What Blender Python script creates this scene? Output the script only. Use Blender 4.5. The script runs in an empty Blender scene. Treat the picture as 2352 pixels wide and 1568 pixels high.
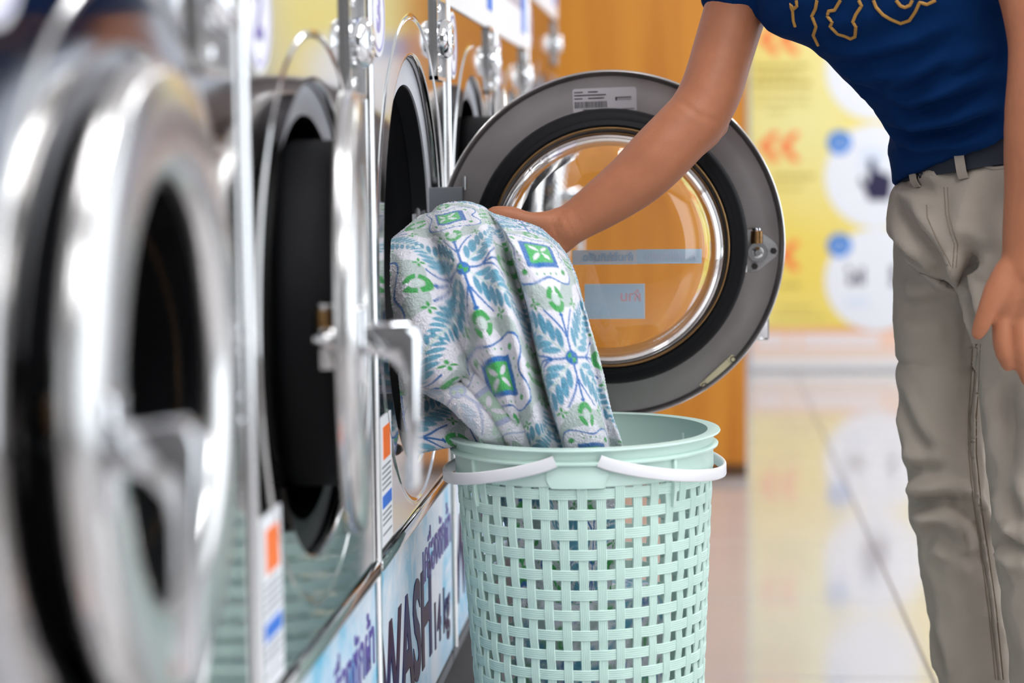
import bpy, bmesh, math, random
import numpy as np
from mathutils import Vector, Matrix, noise
random.seed(7)
rng = np.random.default_rng(7)
S = bpy.context.scene
COL = S.collection
PI = math.pi

# ------------------------------------------------------------------ camera
# room frame: washers' front sheet is the plane x = 0, y runs along the aisle, z is up, floor z = 0
FPX = 4573.0
cY = Vector((424, 439, -FPX)).normalized()          # aisle direction seen by the camera
cZ = -Vector((538, -48155, -FPX)).normalized()      # up seen by the camera
cZ = (cZ - cY * cZ.dot(cY)).normalized()
cX = cY.cross(cZ)
R = Matrix((cX, cY, cZ))                            # camera -> world
CAM = Vector((0.3436, 0.0, 0.92))
cam = bpy.data.objects.new('camera', bpy.data.cameras.new('camera'))
COL.objects.link(cam)
cam.matrix_world = Matrix.Translation(CAM) @ R.to_4x4()
cam.data.sensor_width = 36.0
cam.data.lens = FPX / 2352.0 * 36.0
cam.data.clip_start = 0.02
cam.data.dof.use_dof = True
cam.data.dof.focus_distance = 2.40
cam.data.dof.aperture_fstop = 2.8
S.camera = cam
S.view_settings.view_transform = 'Standard'
S.view_settings.look = 'None'
S.view_settings.gamma = 1.0
S.view_settings.use_curve_mapping = False
S.view_settings.exposure = 0.0

# ------------------------------------------------------------------ light
W = bpy.data.worlds.new('world'); S.world = W; W.use_nodes = True
W.node_tree.nodes['Background'].inputs[0].default_value = (0.80, 0.90, 1.0, 1)
W.node_tree.nodes['Background'].inputs[1].default_value = 0.35

def area_light(name, loc, rot, sx, sy, energy, color=(1, 1, 1)):
    l = bpy.data.lights.new(name, 'AREA'); l.shape = 'RECTANGLE'
    l.size = sx; l.size_y = sy; l.energy = energy; l.color = color
    o = bpy.data.objects.new(name, l); COL.objects.link(o)
    o.location = loc; o.rotation_euler = rot
    return o
# daylight entering through the shop windows on the right hand side and behind the camera
area_light('daylight_side', (3.55, 3.3, 1.45), (0, PI / 2, 0), 2.3, 9.8, 165, (0.88, 0.94, 1.0))

area_light('daylight_front', (2.85, -2.6, 1.35), (PI / 2, 0, 0), 1.3, 2.1, 22, (0.90, 0.95, 1.0))

def P(px, py, y):
    """world point at aisle depth y that lies on the sight line of a photo pixel"""
    d = R @ Vector(((px - 1176) / FPX, -(py - 784) / FPX, -1.0))
    return CAM + d * (y / d.y)

# ------------------------------------------------------------------ helpers
def srgb(r, g, b):
    f = lambda c: (c / 255 / 12.92) if c <= 10.3 else ((c / 255 + 0.055) / 1.055) ** 2.4
    return (f(r), f(g), f(b), 1)

MATS = {}
def mat(name, col, rough=0.5, metal=0.0, spec=0.5, var=0.0, vscale=8.0, bump=0.0, bscale=200.0, stretch=None,
        rvar=0.0, coat=0.0, sheen=0.0, trans=0.0, ior=1.45, attr=None, emit=None, sss=0.0):
    m = bpy.data.materials.new(name); m.use_nodes = True
    nt = m.node_tree; b = nt.nodes['Principled BSDF']
    I = b.inputs
    I['Base Color'].default_value = col; I['Roughness'].default_value = rough; I['Metallic'].default_value = metal
    I['Specular IOR Level'].default_value = spec; I['Coat Weight'].default_value = coat
    I['Sheen Weight'].default_value = sheen; I['Transmission Weight'].default_value = trans; I['IOR'].default_value = ior
    if sss: I['Subsurface Weight'].default_value = sss; I['Subsurface Radius'].default_value = (0.012, 0.004, 0.002); I['Subsurface Scale'].default_value = 1.0
    if emit: I['Emission Color'].default_value = emit[0]; I['Emission Strength'].default_value = emit[1]
    tc = nt.nodes.new('ShaderNodeTexCoord'); mp = nt.nodes.new('ShaderNodeMapping')
    nt.links.new(tc.outputs['Object'], mp.inputs[0])
    if stretch: mp.inputs['Scale'].default_value = stretch
    if var or rvar:
        n = nt.nodes.new('ShaderNodeTexNoise'); n.inputs['Scale'].default_value = vscale; n.inputs['Detail'].default_value = 5
        nt.links.new(mp.outputs[0], n.inputs['Vector'])
        if var:
            mx = nt.nodes.new('ShaderNodeMix'); mx.data_type = 'RGBA'
            mx.inputs['A'].default_value = tuple(max(0, c * (1 - var)) for c in col[:3]) + (1,)
            mx.inputs['B'].default_value = tuple(min(1, c * (1 + var)) for c in col[:3]) + (1,)
            nt.links.new(n.outputs['Fac'], mx.inputs['Factor']); nt.links.new(mx.outputs['Result'], I['Base Color'])
        if rvar:
            mr = nt.nodes.new('ShaderNodeMapRange'); mr.inputs['To Min'].default_value = max(0.0, rough - rvar); mr.inputs['To Max'].default_value = rough + rvar
            nt.links.new(n.outputs['Fac'], mr.inputs['Value']); nt.links.new(mr.outputs[0], I['Roughness'])
    if bump:
        n2 = nt.nodes.new('ShaderNodeTexNoise'); n2.inputs['Scale'].default_value = bscale; n2.inputs['Detail'].default_value = 3
        nt.links.new(mp.outputs[0], n2.inputs['Vector'])
        bp = nt.nodes.new('ShaderNodeBump'); bp.inputs['Strength'].default_value = bump; bp.inputs['Distance'].default_value = 0.002
        nt.links.new(n2.outputs['Fac'], bp.inputs['Height']); nt.links.new(bp.outputs[0], I['Normal'])
    if attr:
        a = nt.nodes.new('ShaderNodeVertexColor'); a.layer_name = attr
        nt.links.new(a.outputs['Color'], I['Base Color'])
    MATS[name] = m
    return m

def obj(name, me, parent=None, loc=None, rot=None):
    o = bpy.data.objects.new(name, me); COL.objects.link(o)
    if parent is not None: o.parent = parent
    if loc is not None: o.location = loc
    if rot is not None: o.rotation_euler = rot
    return o

def tag(o, label=None, cat=None, group=None, kind=None):
    if label: o['label'] = label
    if cat: o['category'] = cat
    if group: o['group'] = group
    if kind: o['kind'] = kind
    return o

def empty(name, loc=(0, 0, 0)):
    o = bpy.data.objects.new(name, None); COL.objects.link(o); o.location = loc; o.empty_display_size = 0.1
    return o

class MB:
    """collects shapes, then becomes one mesh"""
    def __init__(s): s.v = []; s.f = []
    def add(s, vs, fs):
        k = len(s.v); s.v += [tuple(p) for p in vs]; s.f += [tuple(i + k for i in f) for f in fs]; return s
    def box(s, x0, x1, y0, y1, z0, z1):
        vs = [(x, y, z) for x in (x0, x1) for y in (y0, y1) for z in (z0, z1)]
        return s.add(vs, [(0, 1, 3, 2), (4, 6, 7, 5), (0, 4, 5, 1), (2, 3, 7, 6), (0, 2, 6, 4), (1, 5, 7, 3)])
    def rbox(s, x0, x1, y0, y1, z0, z1, r, seg=2):
        bm = bmesh.new(); bmesh.ops.create_cube(bm, size=1)
        for v in bm.verts: v.co = Vector(((x0 + x1) / 2 + v.co.x * (x1 - x0), (y0 + y1) / 2 + v.co.y * (y1 - y0), (z0 + z1) / 2 + v.co.z * (z1 - z0)))
        bmesh.ops.bevel(bm, geom=bm.edges[:], offset=r, segments=seg, affect='EDGES', profile=0.5)
        bm.verts.ensure_lookup_table()
        s.add([v.co[:] for v in bm.verts], [[v.index for v in f.verts] for f in bm.faces]); bm.free(); return s
    def lathe(s, prof, n=64, closed=False, M=None):
        """profile (r, t) turned about +x"""
        k = len(prof); vs = []
        for i in range(n):
            a = 2 * PI * i / n
            for r, t in prof: vs.append(Vector((t, r * math.cos(a), r * math.sin(a))))
        if M: vs = [M @ v for v in vs]
        fs = []
        for i in range(n):
            j = (i + 1) % n
            for q in range(k if closed else k - 1):
                w = (q + 1) % k
                fs.append((i * k + q, j * k + q, j * k + w, i * k + w))
        return s.add(vs, fs)
    def tube(s, pts, rad, n=10, cap=True, flat=1.0, up=(0, 0, 1)):
        pts = [Vector(p) for p in pts]; m = len(pts)
        if not hasattr(rad, '__len__'): rad = [rad] * m
        vs = []; U = Vector(up)
        for i, p in enumerate(pts):
            t = (pts[min(i + 1, m - 1)] - pts[max(i - 1, 0)]).normalized()
            a = t.cross(U); a = a.normalized() if a.length > 1e-5 else t.orthogonal().normalized()
            b = a.cross(t).normalized()
            for q in range(n):
                w = 2 * PI * q / n
                vs.append(p + a * (rad[i] * math.cos(w)) + b * (rad[i] * flat * math.sin(w)))
        fs = [(i * n + q, i * n + (q + 1) % n, (i + 1) * n + (q + 1) % n, (i + 1) * n + q) for i in range(m - 1) for q in range(n)]
        if cap: fs += [tuple(range(n - 1, -1, -1)), tuple((m - 1) * n + q for q in range(n))]
        return s.add(vs, fs)
    def prism(s, poly, axis, a, b):
        """polygon in the two other axes, extruded along axis from a to b"""
        n = len(poly)
        def mk(p, w): return {'x': (w, p[0], p[1]), 'y': (p[0], w, p[1]), 'z': (p[0], p[1], w)}[axis]
        vs = [mk(p, a) for p in poly] + [mk(p, b) for p in poly]
        fs = [(i, (i + 1) % n, n + (i + 1) % n, n + i) for i in range(n)] + [tuple(range(n - 1, -1, -1)), tuple(range(n, 2 * n))]
        return s.add(vs, fs)
    def mesh(s, name, m, smooth=True, angle=40, bevel=0):
        me = bpy.data.meshes.new(name); me.from_pydata(s.v, [], s.f)
        bm = bmesh.new(); bm.from_mesh(me)
        bmesh.ops.recalc_face_normals(bm, faces=bm.faces[:])
        if bevel: bmesh.ops.bevel(bm, geom=[e for e in bm.edges if len(e.link_faces) == 2 and e.calc_face_angle(0) > 0.6], offset=bevel, segments=2, affect='EDGES', profile=0.5, clamp_overlap=True)
        if smooth:
            for f in bm.faces: f.smooth = True
            for e in bm.edges:
                if len(e.link_faces) == 2 and e.calc_face_angle(0) > math.radians(angle): e.smooth = False
        bm.to_mesh(me); bm.free(); me.materials.append(m)
        return me
    def build(s, name, m, parent=None, loc=None, rot=None, **k):
        return obj(name, s.mesh(name, m, **k), parent, loc, rot)

def text_mesh(txt, size, m, sx=1.0, sy=1.0, bold=0.0, depth=0.0004, center=True):
    c = bpy.data.curves.new('lettering', 'FONT'); c.body = txt; c.size = size; c.offset = bold; c.extrude = depth
    c.resolution_u = 3
    if center: c.align_x = 'CENTER'; c.align_y = 'CENTER'
    o = bpy.data.objects.new('tmp', c); COL.objects.link(o)
    dg = bpy.context.evaluated_depsgraph_get()
    me = bpy.data.meshes.new_from_object(o.evaluated_get(dg)); bpy.data.objects.remove(o)
    for v in me.vertices: v.co.x *= sx; v.co.y *= sy
    me.materials.clear(); me.materials.append(m); me.name = 'lettering'
    return me

def disc_poly(r, n=40, cx=0, cy=0): return [(cx + r * math.cos(2 * PI * i / n), cy + r * math.sin(2 * PI * i / n)) for i in range(n)]
def rrect(w, h, r, n=5):
    out = []
    for cx, cy, a0 in ((w / 2 - r, h / 2 - r, 0), (-w / 2 + r, h / 2 - r, PI / 2), (-w / 2 + r, -h / 2 + r, PI), (w / 2 - r, -h / 2 + r, 1.5 * PI)):
        for i in range(n + 1): out.append((cx + r * math.cos(a0 + PI / 2 * i / n), cy + r * math.sin(a0 + PI / 2 * i / n)))
    return out

# ------------------------------------------------------------------ materials
STEEL = mat('brushed_stainless', (0.54, 0.525, 0.515, 1), 0.085, 1.0, rvar=0.02, vscale=6, bump=0.006, bscale=300, stretch=(1, 0.15, 3))
DOORSTEEL = mat('dull_stainless', (0.30, 0.268, 0.262, 1), 0.36, 0.85, var=0.12, vscale=22, rvar=0.08)
DOORFACE = mat('satin_stainless', (0.66, 0.65, 0.64, 1), 0.22, 1.0, rvar=0.04, vscale=9)
CHROME = mat('chrome', (0.82, 0.83, 0.85, 1), 0.06, 1.0)
TRIM = mat('polished_trim', (0.80, 0.80, 0.80, 1), 0.18, 1.0)
RUBBER = mat('black_rubber', (0.006, 0.006, 0.007, 1), 0.55, spec=0.22)
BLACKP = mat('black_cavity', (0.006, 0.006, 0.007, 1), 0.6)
SPECK = mat('speckled_grey_paint', (0.60, 0.60, 0.64, 1), 0.5, 0.1, bump=0.35, bscale=900, var=0.3, vscale=900)
BODY = mat('grey_cabinet', (0.16, 0.16, 0.17, 1), 0.5)
GREYB = mat('grey_bracket', (0.085, 0.09, 0.10, 1), 0.4, 0.4)
BRASS = mat('worn_brass', (0.33, 0.19, 0.08, 1), 0.35, 1.0, var=0.3, vscale=80)
IRON = mat('zinc_plate', (0.34, 0.33, 0.33, 1), 0.42, 0.9, var=0.2, vscale=120)
NUT = mat('dark_nut', (0.06, 0.055, 0.05, 1), 0.4, 0.8)
GLASS = mat('clear_glass', (1, 1, 1, 1), 0.0, trans=1.0, ior=1.47)
WHITEV = mat('white_vinyl', (0.82, 0.82, 0.85, 1), 0.35)
PURPLE = mat('purple_print', srgb(88, 70, 150), 0.45)
LILAC = mat('lilac_print', srgb(150, 140, 195), 0.45)
PLUM = mat('plum_print', srgb(112, 50, 110), 0.45)
ORANGE = mat('orange_print', srgb(240, 110, 20), 0.45)
BLUEP = mat('blue_print', srgb(25, 105, 205), 0.45)
GREYP = mat('grey_print', srgb(120, 122, 130), 0.5)
DARKP = mat('dark_print', srgb(60, 58, 62), 0.5)
PEWTER = mat('silver_label', srgb(178, 172, 174), 0.45)
CREAM = mat('cream_resin', srgb(205, 192, 158), 0.5, var=0.08, vscale=60)
STICKER = mat('blue_grey_sticker_back', srgb(200, 220, 236), 0.5)
STICKER2 = mat('pale_grey_sticker_back', srgb(226, 226, 230), 0.5)
STICKTXT = mat('faint_blue_print', srgb(176, 200, 222), 0.5)
STICKTXT2 = mat('faint_lilac_print', srgb(214, 222, 238), 0.5)
STICKRED = mat('faint_red_print', srgb(232, 186, 196), 0.5)
WHITEP = mat('white_control_panel', (0.80, 0.80, 0.82, 1), 0.35)
MAUVE = mat('grey_control_panel', srgb(176, 168, 178), 0.4)
PLINTH = mat('dark_plinth', (0.035, 0.035, 0.04, 1), 0.5, spec=0.25, var=0.5, vscale=14)

def sign_material():
    m = bpy.data.materials.new('washing_sign_print'); m.use_nodes = True; nt = m.node_tree; b = nt.nodes['Principled BSDF']
    b.inputs['Roughness'].default_value = 0.3
    tc = nt.nodes.new('ShaderNodeTexCoord')
    n = nt.nodes.new('ShaderNodeTexNoise'); n.inputs['Scale'].default_value = 9; n.inputs['Detail'].default_value = 8; n.inputs['Roughness'].default_value = 0.62; n.inputs['Distortion'].default_value = 0.6
    cr = nt.nodes.new('ShaderNodeValToRGB'); e = cr.color_ramp.elements
    e[0].position = 0.36; e[0].color = srgb(95, 195, 232); e[1].position = 0.60; e[1].color = srgb(232, 236, 246)
    x = e.new(0.45); x.color = srgb(186, 218, 240)
    nt.links.new(tc.outputs['Object'], n.inputs['Vector']); nt.links.new(n.outputs['Fac'], cr.inputs['Fac']); nt.links.new(cr.outputs[0], b.inputs['Base Color'])
    return m
SIGN = sign_material()
def ink_material():
    m = bpy.data.materials.new('indigo_to_plum_ink'); m.use_nodes = True; nt = m.node_tree; b = nt.nodes['Principled BSDF']
    b.inputs['Roughness'].default_value = 0.5; b.inputs['Specular IOR Level'].default_value = 0.15
    tc = nt.nodes.new('ShaderNodeTexCoord'); n = nt.nodes.new('ShaderNodeTexNoise'); n.inputs['Scale'].default_value = 11; n.inputs['Detail'].default_value = 1
    cr = nt.nodes.new('ShaderNodeValToRGB'); e = cr.color_ramp.elements
    e[0].position = 0.40; e[0].color = srgb(22, 24, 86); e[1].position = 0.60; e[1].color = srgb(56, 22, 50)
    nt.links.new(tc.outputs['Object'], n.inputs['Vector']); nt.links.new(n.outputs['Fac'], cr.inputs['Fac']); nt.links.new(cr.outputs[0], b.inputs['Base Color'])
    return m
INK = ink_material()

# ------------------------------------------------------------------ the room
TILE = mat('glossy_cream_tile', srgb(192, 186, 185), 0.09, spec=0.9, var=0.05, vscale=3, coat=0.25)
GROUT = mat('grey_grout', srgb(150, 145, 140), 0.8)
def struct(o): o['kind'] = 'structure'; return o
X0, X1, Y0, Y1, ZC = -0.85, 3.6, -2.7, 8.33, 2.75
fl = struct(MB().box(X0, X1, Y0, Y1 + 0.1, -0.12, -0.004).build('floor', GROUT, smooth=False))
tm = MB().rbox(0, 0.5965, 0, 0.5965, -0.012, 0, 0.0012, 1).mesh('tile', TILE, smooth=False)
for i in range(-3, 5):
    for j in range(-11, 9):
        x, y = 0.752 + 0.6 * i, 3.452 + 0.6 * j
        if x + 0.6 <= X0 + 0.1 or x >= X1 - 0.02 or x < X0 or y < Y0 or y > Y1: continue
        sc = (min(x + 0.5965, X1) - x) / 0.5965, (min(y + 0.5965, Y1) - y) / 0.5965
        o = obj('tile', tm, fl, (x, y, 0)); o.scale = (sc[0], sc[1], 1)
CEIL = mat('white_ceiling', srgb(232, 230, 226), 0.8)
WALLM = mat('white_wall_paint', srgb(238, 236, 236), 0.6)
struct(MB().box(X0, X1, Y0, Y1 + 0.1, ZC, ZC + 0.1).build('ceiling', CEIL, smooth=False))
struct(MB().box(X0 - 0.1, X0, Y0, Y1 + 0.1, 0, ZC).build('wall_left', WALLM, smooth=False))
wb = struct(MB().box(X0, X1, Y1, Y1 + 0.1, 0, ZC).build('wall_back', mat('blue_grey_wall_paint', srgb(176, 184, 196), 0.6), smooth=False))
# shop front: sill, header and mullions around the window openings
def front(name, runs, axis):
    m = MB()
    for a in runs: m.box(*a)
    return struct(m.build(name, WALLM, smooth=False))
front('wall_right', [(X1, X1 + 0.1, Y0, Y1 + 0.1, 0, 0.25), (X1, X1 + 0.1, Y0, Y1 + 0.1, 2.62, ZC)] + [(X1, X1 + 0.1, y - 0.04, y + 0.04, 0.25, 2.62) for y in (Y0 + 0.04, -0.5, 1.7, 3.9, 6.1, Y1 + 0.06)], 'y')
struct(MB().box(X0, 2.2, Y0 - 0.1, Y0, 0, ZC).box(2.2, X1, Y0 - 0.1, Y0, 0, 0.28).box(2.2, X1, Y0 - 0.1, Y0, 2.42, ZC).box(3.5, X1, Y0 - 0.1, Y0, 0.28, 2.42).build('wall_front', mat('grey_wall_paint', srgb(96, 94, 94), 0.6), smooth=False))

# wood-laminate partition at the end of the washer row
def wood_material():
    m = bpy.data.materials.new('honey_wood_laminate'); m.use_nodes = True; nt = m.node_tree; b = nt.nodes['Principled BSDF']
    b.inputs['Roughness'].default_value = 0.4
    tc = nt.nodes.new('ShaderNodeTexCoord'); mp = nt.nodes.new('ShaderNodeMapping'); mp.inputs['Scale'].default_value = (7, 7, 0.45)
    n = nt.nodes.new('ShaderNodeTexNoise'); n.inputs['Scale'].default_value = 2.2; n.inputs['Detail'].default_value = 7; n.inputs['Distortion'].default_value = 0.8
    cr = nt.nodes.new('ShaderNodeValToRGB'); e = cr.color_ramp.elements
    e[0].position = 0.3; e[0].color = srgb(196, 118, 26); e[1].position = 0.72; e[1].color = srgb(226, 150, 44)
    nt.links.new(tc.outputs['Object'], mp.inputs[0]); nt.links.new(mp.outputs[0], n.inputs['Vector']); nt.links.new(n.outputs['Fac'], cr.inputs['Fac']); nt.links.new(cr.outputs[0], b.inputs['Base Color'])
    return m
WOOD = wood_material()
WX = P(1714, 700, 5.61).x
pt = struct(MB().box(X0, WX, 5.61, 5.73, 0, ZC).build('wall_partition', WOOD, smooth=False))
struct(MB().box(0.0, WX, 5.598, 5.61, 0, 0.035).build('baseboard_partition', mat('dark_skirting', srgb(90, 58, 28), 0.5), smooth=False))

# ceiling troffers
LAMP = mat('lit_diffuser', (1, 1, 1, 1), 0.5, emit=((0.95, 0.97, 1.0, 1), 14.0))
LFR = mat('white_lamp_frame', (0.8, 0.8, 0.8, 1), 0.4)
for (x, y, w) in ((1.7, 7.2, 'nearest the yellow instruction poster'), (1.9, 4.7, 'midway to the poster'), (0.75, 1.15, 'above the basket and open washer'), (0.75, -0.9, 'nearest the grey front wall')):
    t = tag(empty('ceiling_light', (x, y, ZC - 0.05)), 'long white ceiling light panel ' + w, 'ceiling light', 'ceiling lights')
    MB().box(-0.32, 0.32, -0.62, -0.60, 0, 0.05).box(-0.32, 0.32, 0.60, 0.62, 0, 0.05).box(-0.32, -0.30, -0.6, 0.6, 0, 0.05).box(0.30, 0.32, -0.6, 0.6, 0, 0.05).build('frame', LFR, t, smooth=False)
    MB().box(-0.30, 0.30, -0.60, 0.60, 0.012, 0.022).build('diffuser', LAMP, t, smooth=False)

# ------------------------------------------------------------------ instruction poster on the back wall
def poster_material():
    m = bpy.data.materials.new('yellow_poster_print'); m.use_nodes = True; nt = m.node_tree; b = nt.nodes['Principled BSDF']
    b.inputs['Roughness'].default_value = 0.55
    tc = nt.nodes.new('ShaderNodeTexCoord'); n = nt.nodes.new('ShaderNodeTexNoise'); n.inputs['Scale'].default_value = 1.3; n.inputs['Detail'].default_value = 1
    cr = nt.nodes.new('ShaderNodeValToRGB'); e = cr.color_ramp.elements
    e[0].position = 0.35; e[0].color = srgb(232, 208, 96); e[1].position = 0.65; e[1].color = srgb(228, 220, 152)
    nt.links.new(tc.outputs['Object'], n.inputs['Vector']); nt.links.new(n.outputs['Fac'], cr.inputs['Fac']); nt.links.new(cr.outputs[0], b.inputs['Base Color'])
    return m
YEL = poster_material()
PW = mat('white_poster_print', srgb(226, 229, 236), 0.5)
PCH = mat('orange_chevron_print', srgb(238, 118, 62), 0.5)
PBL = mat('bright_blue_print', srgb(0, 124, 214), 0.5)
PNV = mat('navy_print', srgb(30, 26, 66), 0.5)
POL = mat('olive_text_print', srgb(186, 168, 84), 0.5)
PPE = mat('peach_print', srgb(250, 214, 188), 0.5)
PGR = mat('pale_blue_print', srgb(212, 222, 236), 0.5)
YW = Y1 - 0.006
poster = tag(empty('instruction_poster', (1.5, YW, 0.0)), 'tall yellow instruction poster with white circles and orange chevrons on back wall', 'poster')
def wp(px, py): p = P(px, py, YW); return p.x - 1.5, p.z
def flat(name, polys, m, layer, parent=poster):
    mb = MB()
    for poly in polys: mb.prism(poly, 'y', -0.0012 * layer - 0.0005, -0.0012 * (layer - 1))
    return mb.build(name, m, parent, smooth=False)
px0, pz0 = wp(1722, 752)
flat('sheet', [[(px0, pz0), (-0.05, pz0), (-0.05, 2.4), (px0, 2.4)]], YEL, 1)
kx = 8.33 / FPX
def pcirc(px, py, rpx): x, z = wp(px, py); return disc_poly(rpx * kx, 48, x, z)
for cx, cy, r in ((2012, 160, 112), (2014, 404, 117), (2014, 642, 117)):
    flat('white_circle', [pcirc(cx, cy, r)], PW, 2)
for cx, cy in ((1928, 92), (1928, 327), (1928, 563)):
    b = flat('number_disc', [pcirc(cx, cy, 27)], PBL, 3)
    flat('digit', [pcirc(cx, cy - 4, 8), [wp(cx - 3, cy - 10), wp(cx - 3, cy + 14), wp(cx + 4, cy + 14), wp(cx + 4, cy - 10)]], PW, 4)
for cy in (90, 336, 586):
    for dx in (0, 46):
        q = [(1777 + dx, cy - 36), (1796 + dx - 4, cy - 30), (1766 + dx, cy), (1796 + dx - 4, cy + 32), (1777 + dx, cy + 38), (1740 + dx, cy)]
        flat('chevron', [[wp(a - 0, b) for a, b in q]], PCH, 2)
def tlines(rows, m, lay=2, name='text_line'):
    for (a, b, y, h) in rows:
        polys = []; x = a
        while x < b:
            w = random.uniform(7, 22); polys.append([wp(x, y - h / 2), wp(min(x + w, b), y - h / 2), wp(min(x + w, b), y + h / 2), wp(x, y + h / 2)]); x += w + 3
        flat(name, polys, m, lay)
tlines([(1730, 1856, 153, 12), (1738, 1834, 172, 9), (1728, 1862, 190, 13), (1734, 1864, 215, 6), (1736, 1862, 237, 6), (1764, 1808, 257, 6),
        (1775, 1872, 405, 11), (1770, 1846, 431, 6), (1790, 1840, 655, 11), (1790, 1868, 706, 6), (1780, 1900, 727, 6)], POL)
hand = [(-38, -12), (-30, -22), (-18, -2), (-12, -12), (-12, -66), (6, -66), (8, -34), (20, -36), (30, -28), (44, -26), (52, -14), (48, 26), (42, 40), (-12, 40), (-20, 18)]
flat('hand_icon', [[wp(2005 + a * 0.85, 424 + b * 0.9) for a, b in hand]], PNV, 4)
flat('screen_icon', [[wp(1975, 340), wp(2030, 340), wp(2030, 388), wp(1975, 388)]], PGR, 3)
for a, b, c, d in ((0, 0, 9, 14), (2, 22, 12, 20), (20, 14, 8, 26), (31, 2, 9, 40), (100, 0, 14, 22), (100, 28, 14, 16)):
    flat('glyph', [[wp(1945 + a, 612 + b), wp(1945 + a + c, 612 + b), wp(1945 + a + c, 612 + b + d), wp(1945 + a, 612 + b + d)]], PNV, 3)
flat('caption', [[wp(1942, 682), wp(1996, 682), wp(1996, 704), wp(1942, 704)]], PGR, 3)
# peach price rows under the yellow sheet
tab = tag(empty('price_table', (1.5, YW, 0.0)), 'peach and white price table strip under the yellow poster', 'poster')
for (ya, yb, m) in ((753, 762, PCH), (763, 800, PPE), (801, 822, PPE), (823, 846, PW)):
    a, z1 = wp(1724, ya); _, z2 = wp(1724, yb)
    flat('row', [[(a, z2), (-0.05, z2), (-0.05, z1), (a, z1)]], mat('row_tint_%d' % ya, srgb(*{753: (236, 168, 116), 763: (236, 200, 180), 801: (232, 210, 196), 823: (226, 224, 224)}[ya]), 0.5), 1, tab)
for (xa, xb) in ((1736, 1800), (1812, 1832), (1842, 2020)):
    flat('cell', [[wp(xa, 770), wp(xb, 770), wp(xb, 780), wp(xa, 780)], [wp(xa, 786), wp(xb, 786), wp(xb, 795), wp(xa, 795)]], PW, 2, tab)

# ------------------------------------------------------------------ washing machines
def panel_mesh(y0, y1, z0, z1, yc, zc, rh, rg):
    """front sheet with a round port, a rolled port edge and one embossed ring"""
    ang = [2 * PI * i / 144 for i in range(144)]
    for cy in (y0, y1):
        for cz in (z0, z1): ang.append(math.atan2(cz - zc, cy - yc) % (2 * PI))
    ang = sorted(set(round(a, 6) for a in ang))
    prof = [(rh, -0.009), (rh, -0.004), (rh + 0.0012, -0.0012), (rh + 0.004, 0.0), (rh + 0.0055, 0.0), (rg - 0.0048, 0.0), (rg - 0.004, 0.0), (rg - 0.0026, 0.0004), (rg - 0.0012, 0.0015), (rg, 0.0019), (rg + 0.0012, 0.0015), (rg + 0.0026, 0.0004), (rg + 0.004, 0.0), (rg + 0.0048, 0.0)]
    vs, fs = [], []; k = len(prof) + 1
    for a in ang:
        c, s = math.cos(a), math.sin(a)
        for r, x in prof: vs.append((x, yc + r * c, zc + r * s))
        t = min([((y1 if c > 0 else y0) - yc) / c if abs(c) > 1e-9 else 9e9, ((z1 if s > 0 else z0) - zc) / s if abs(s) > 1e-9 else 9e9])
        t = max(t, rg + 0.0052)
        vs.append((0.0, min(max(yc + t * c, y0), y1), min(max(zc + t * s, z0), z1)))
    n = len(ang)
    for i in range(n):
        j = (i + 1) % n
        for q in range(k - 1): fs.append((i * k + q, j * k + q, j * k + q + 1, i * k + q + 1))
    return MB().add(vs, fs)

ROT_SIDE = (PI / 2, 0, PI / 2)      # lettering that lies on the sheet and faces the aisle

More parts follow.
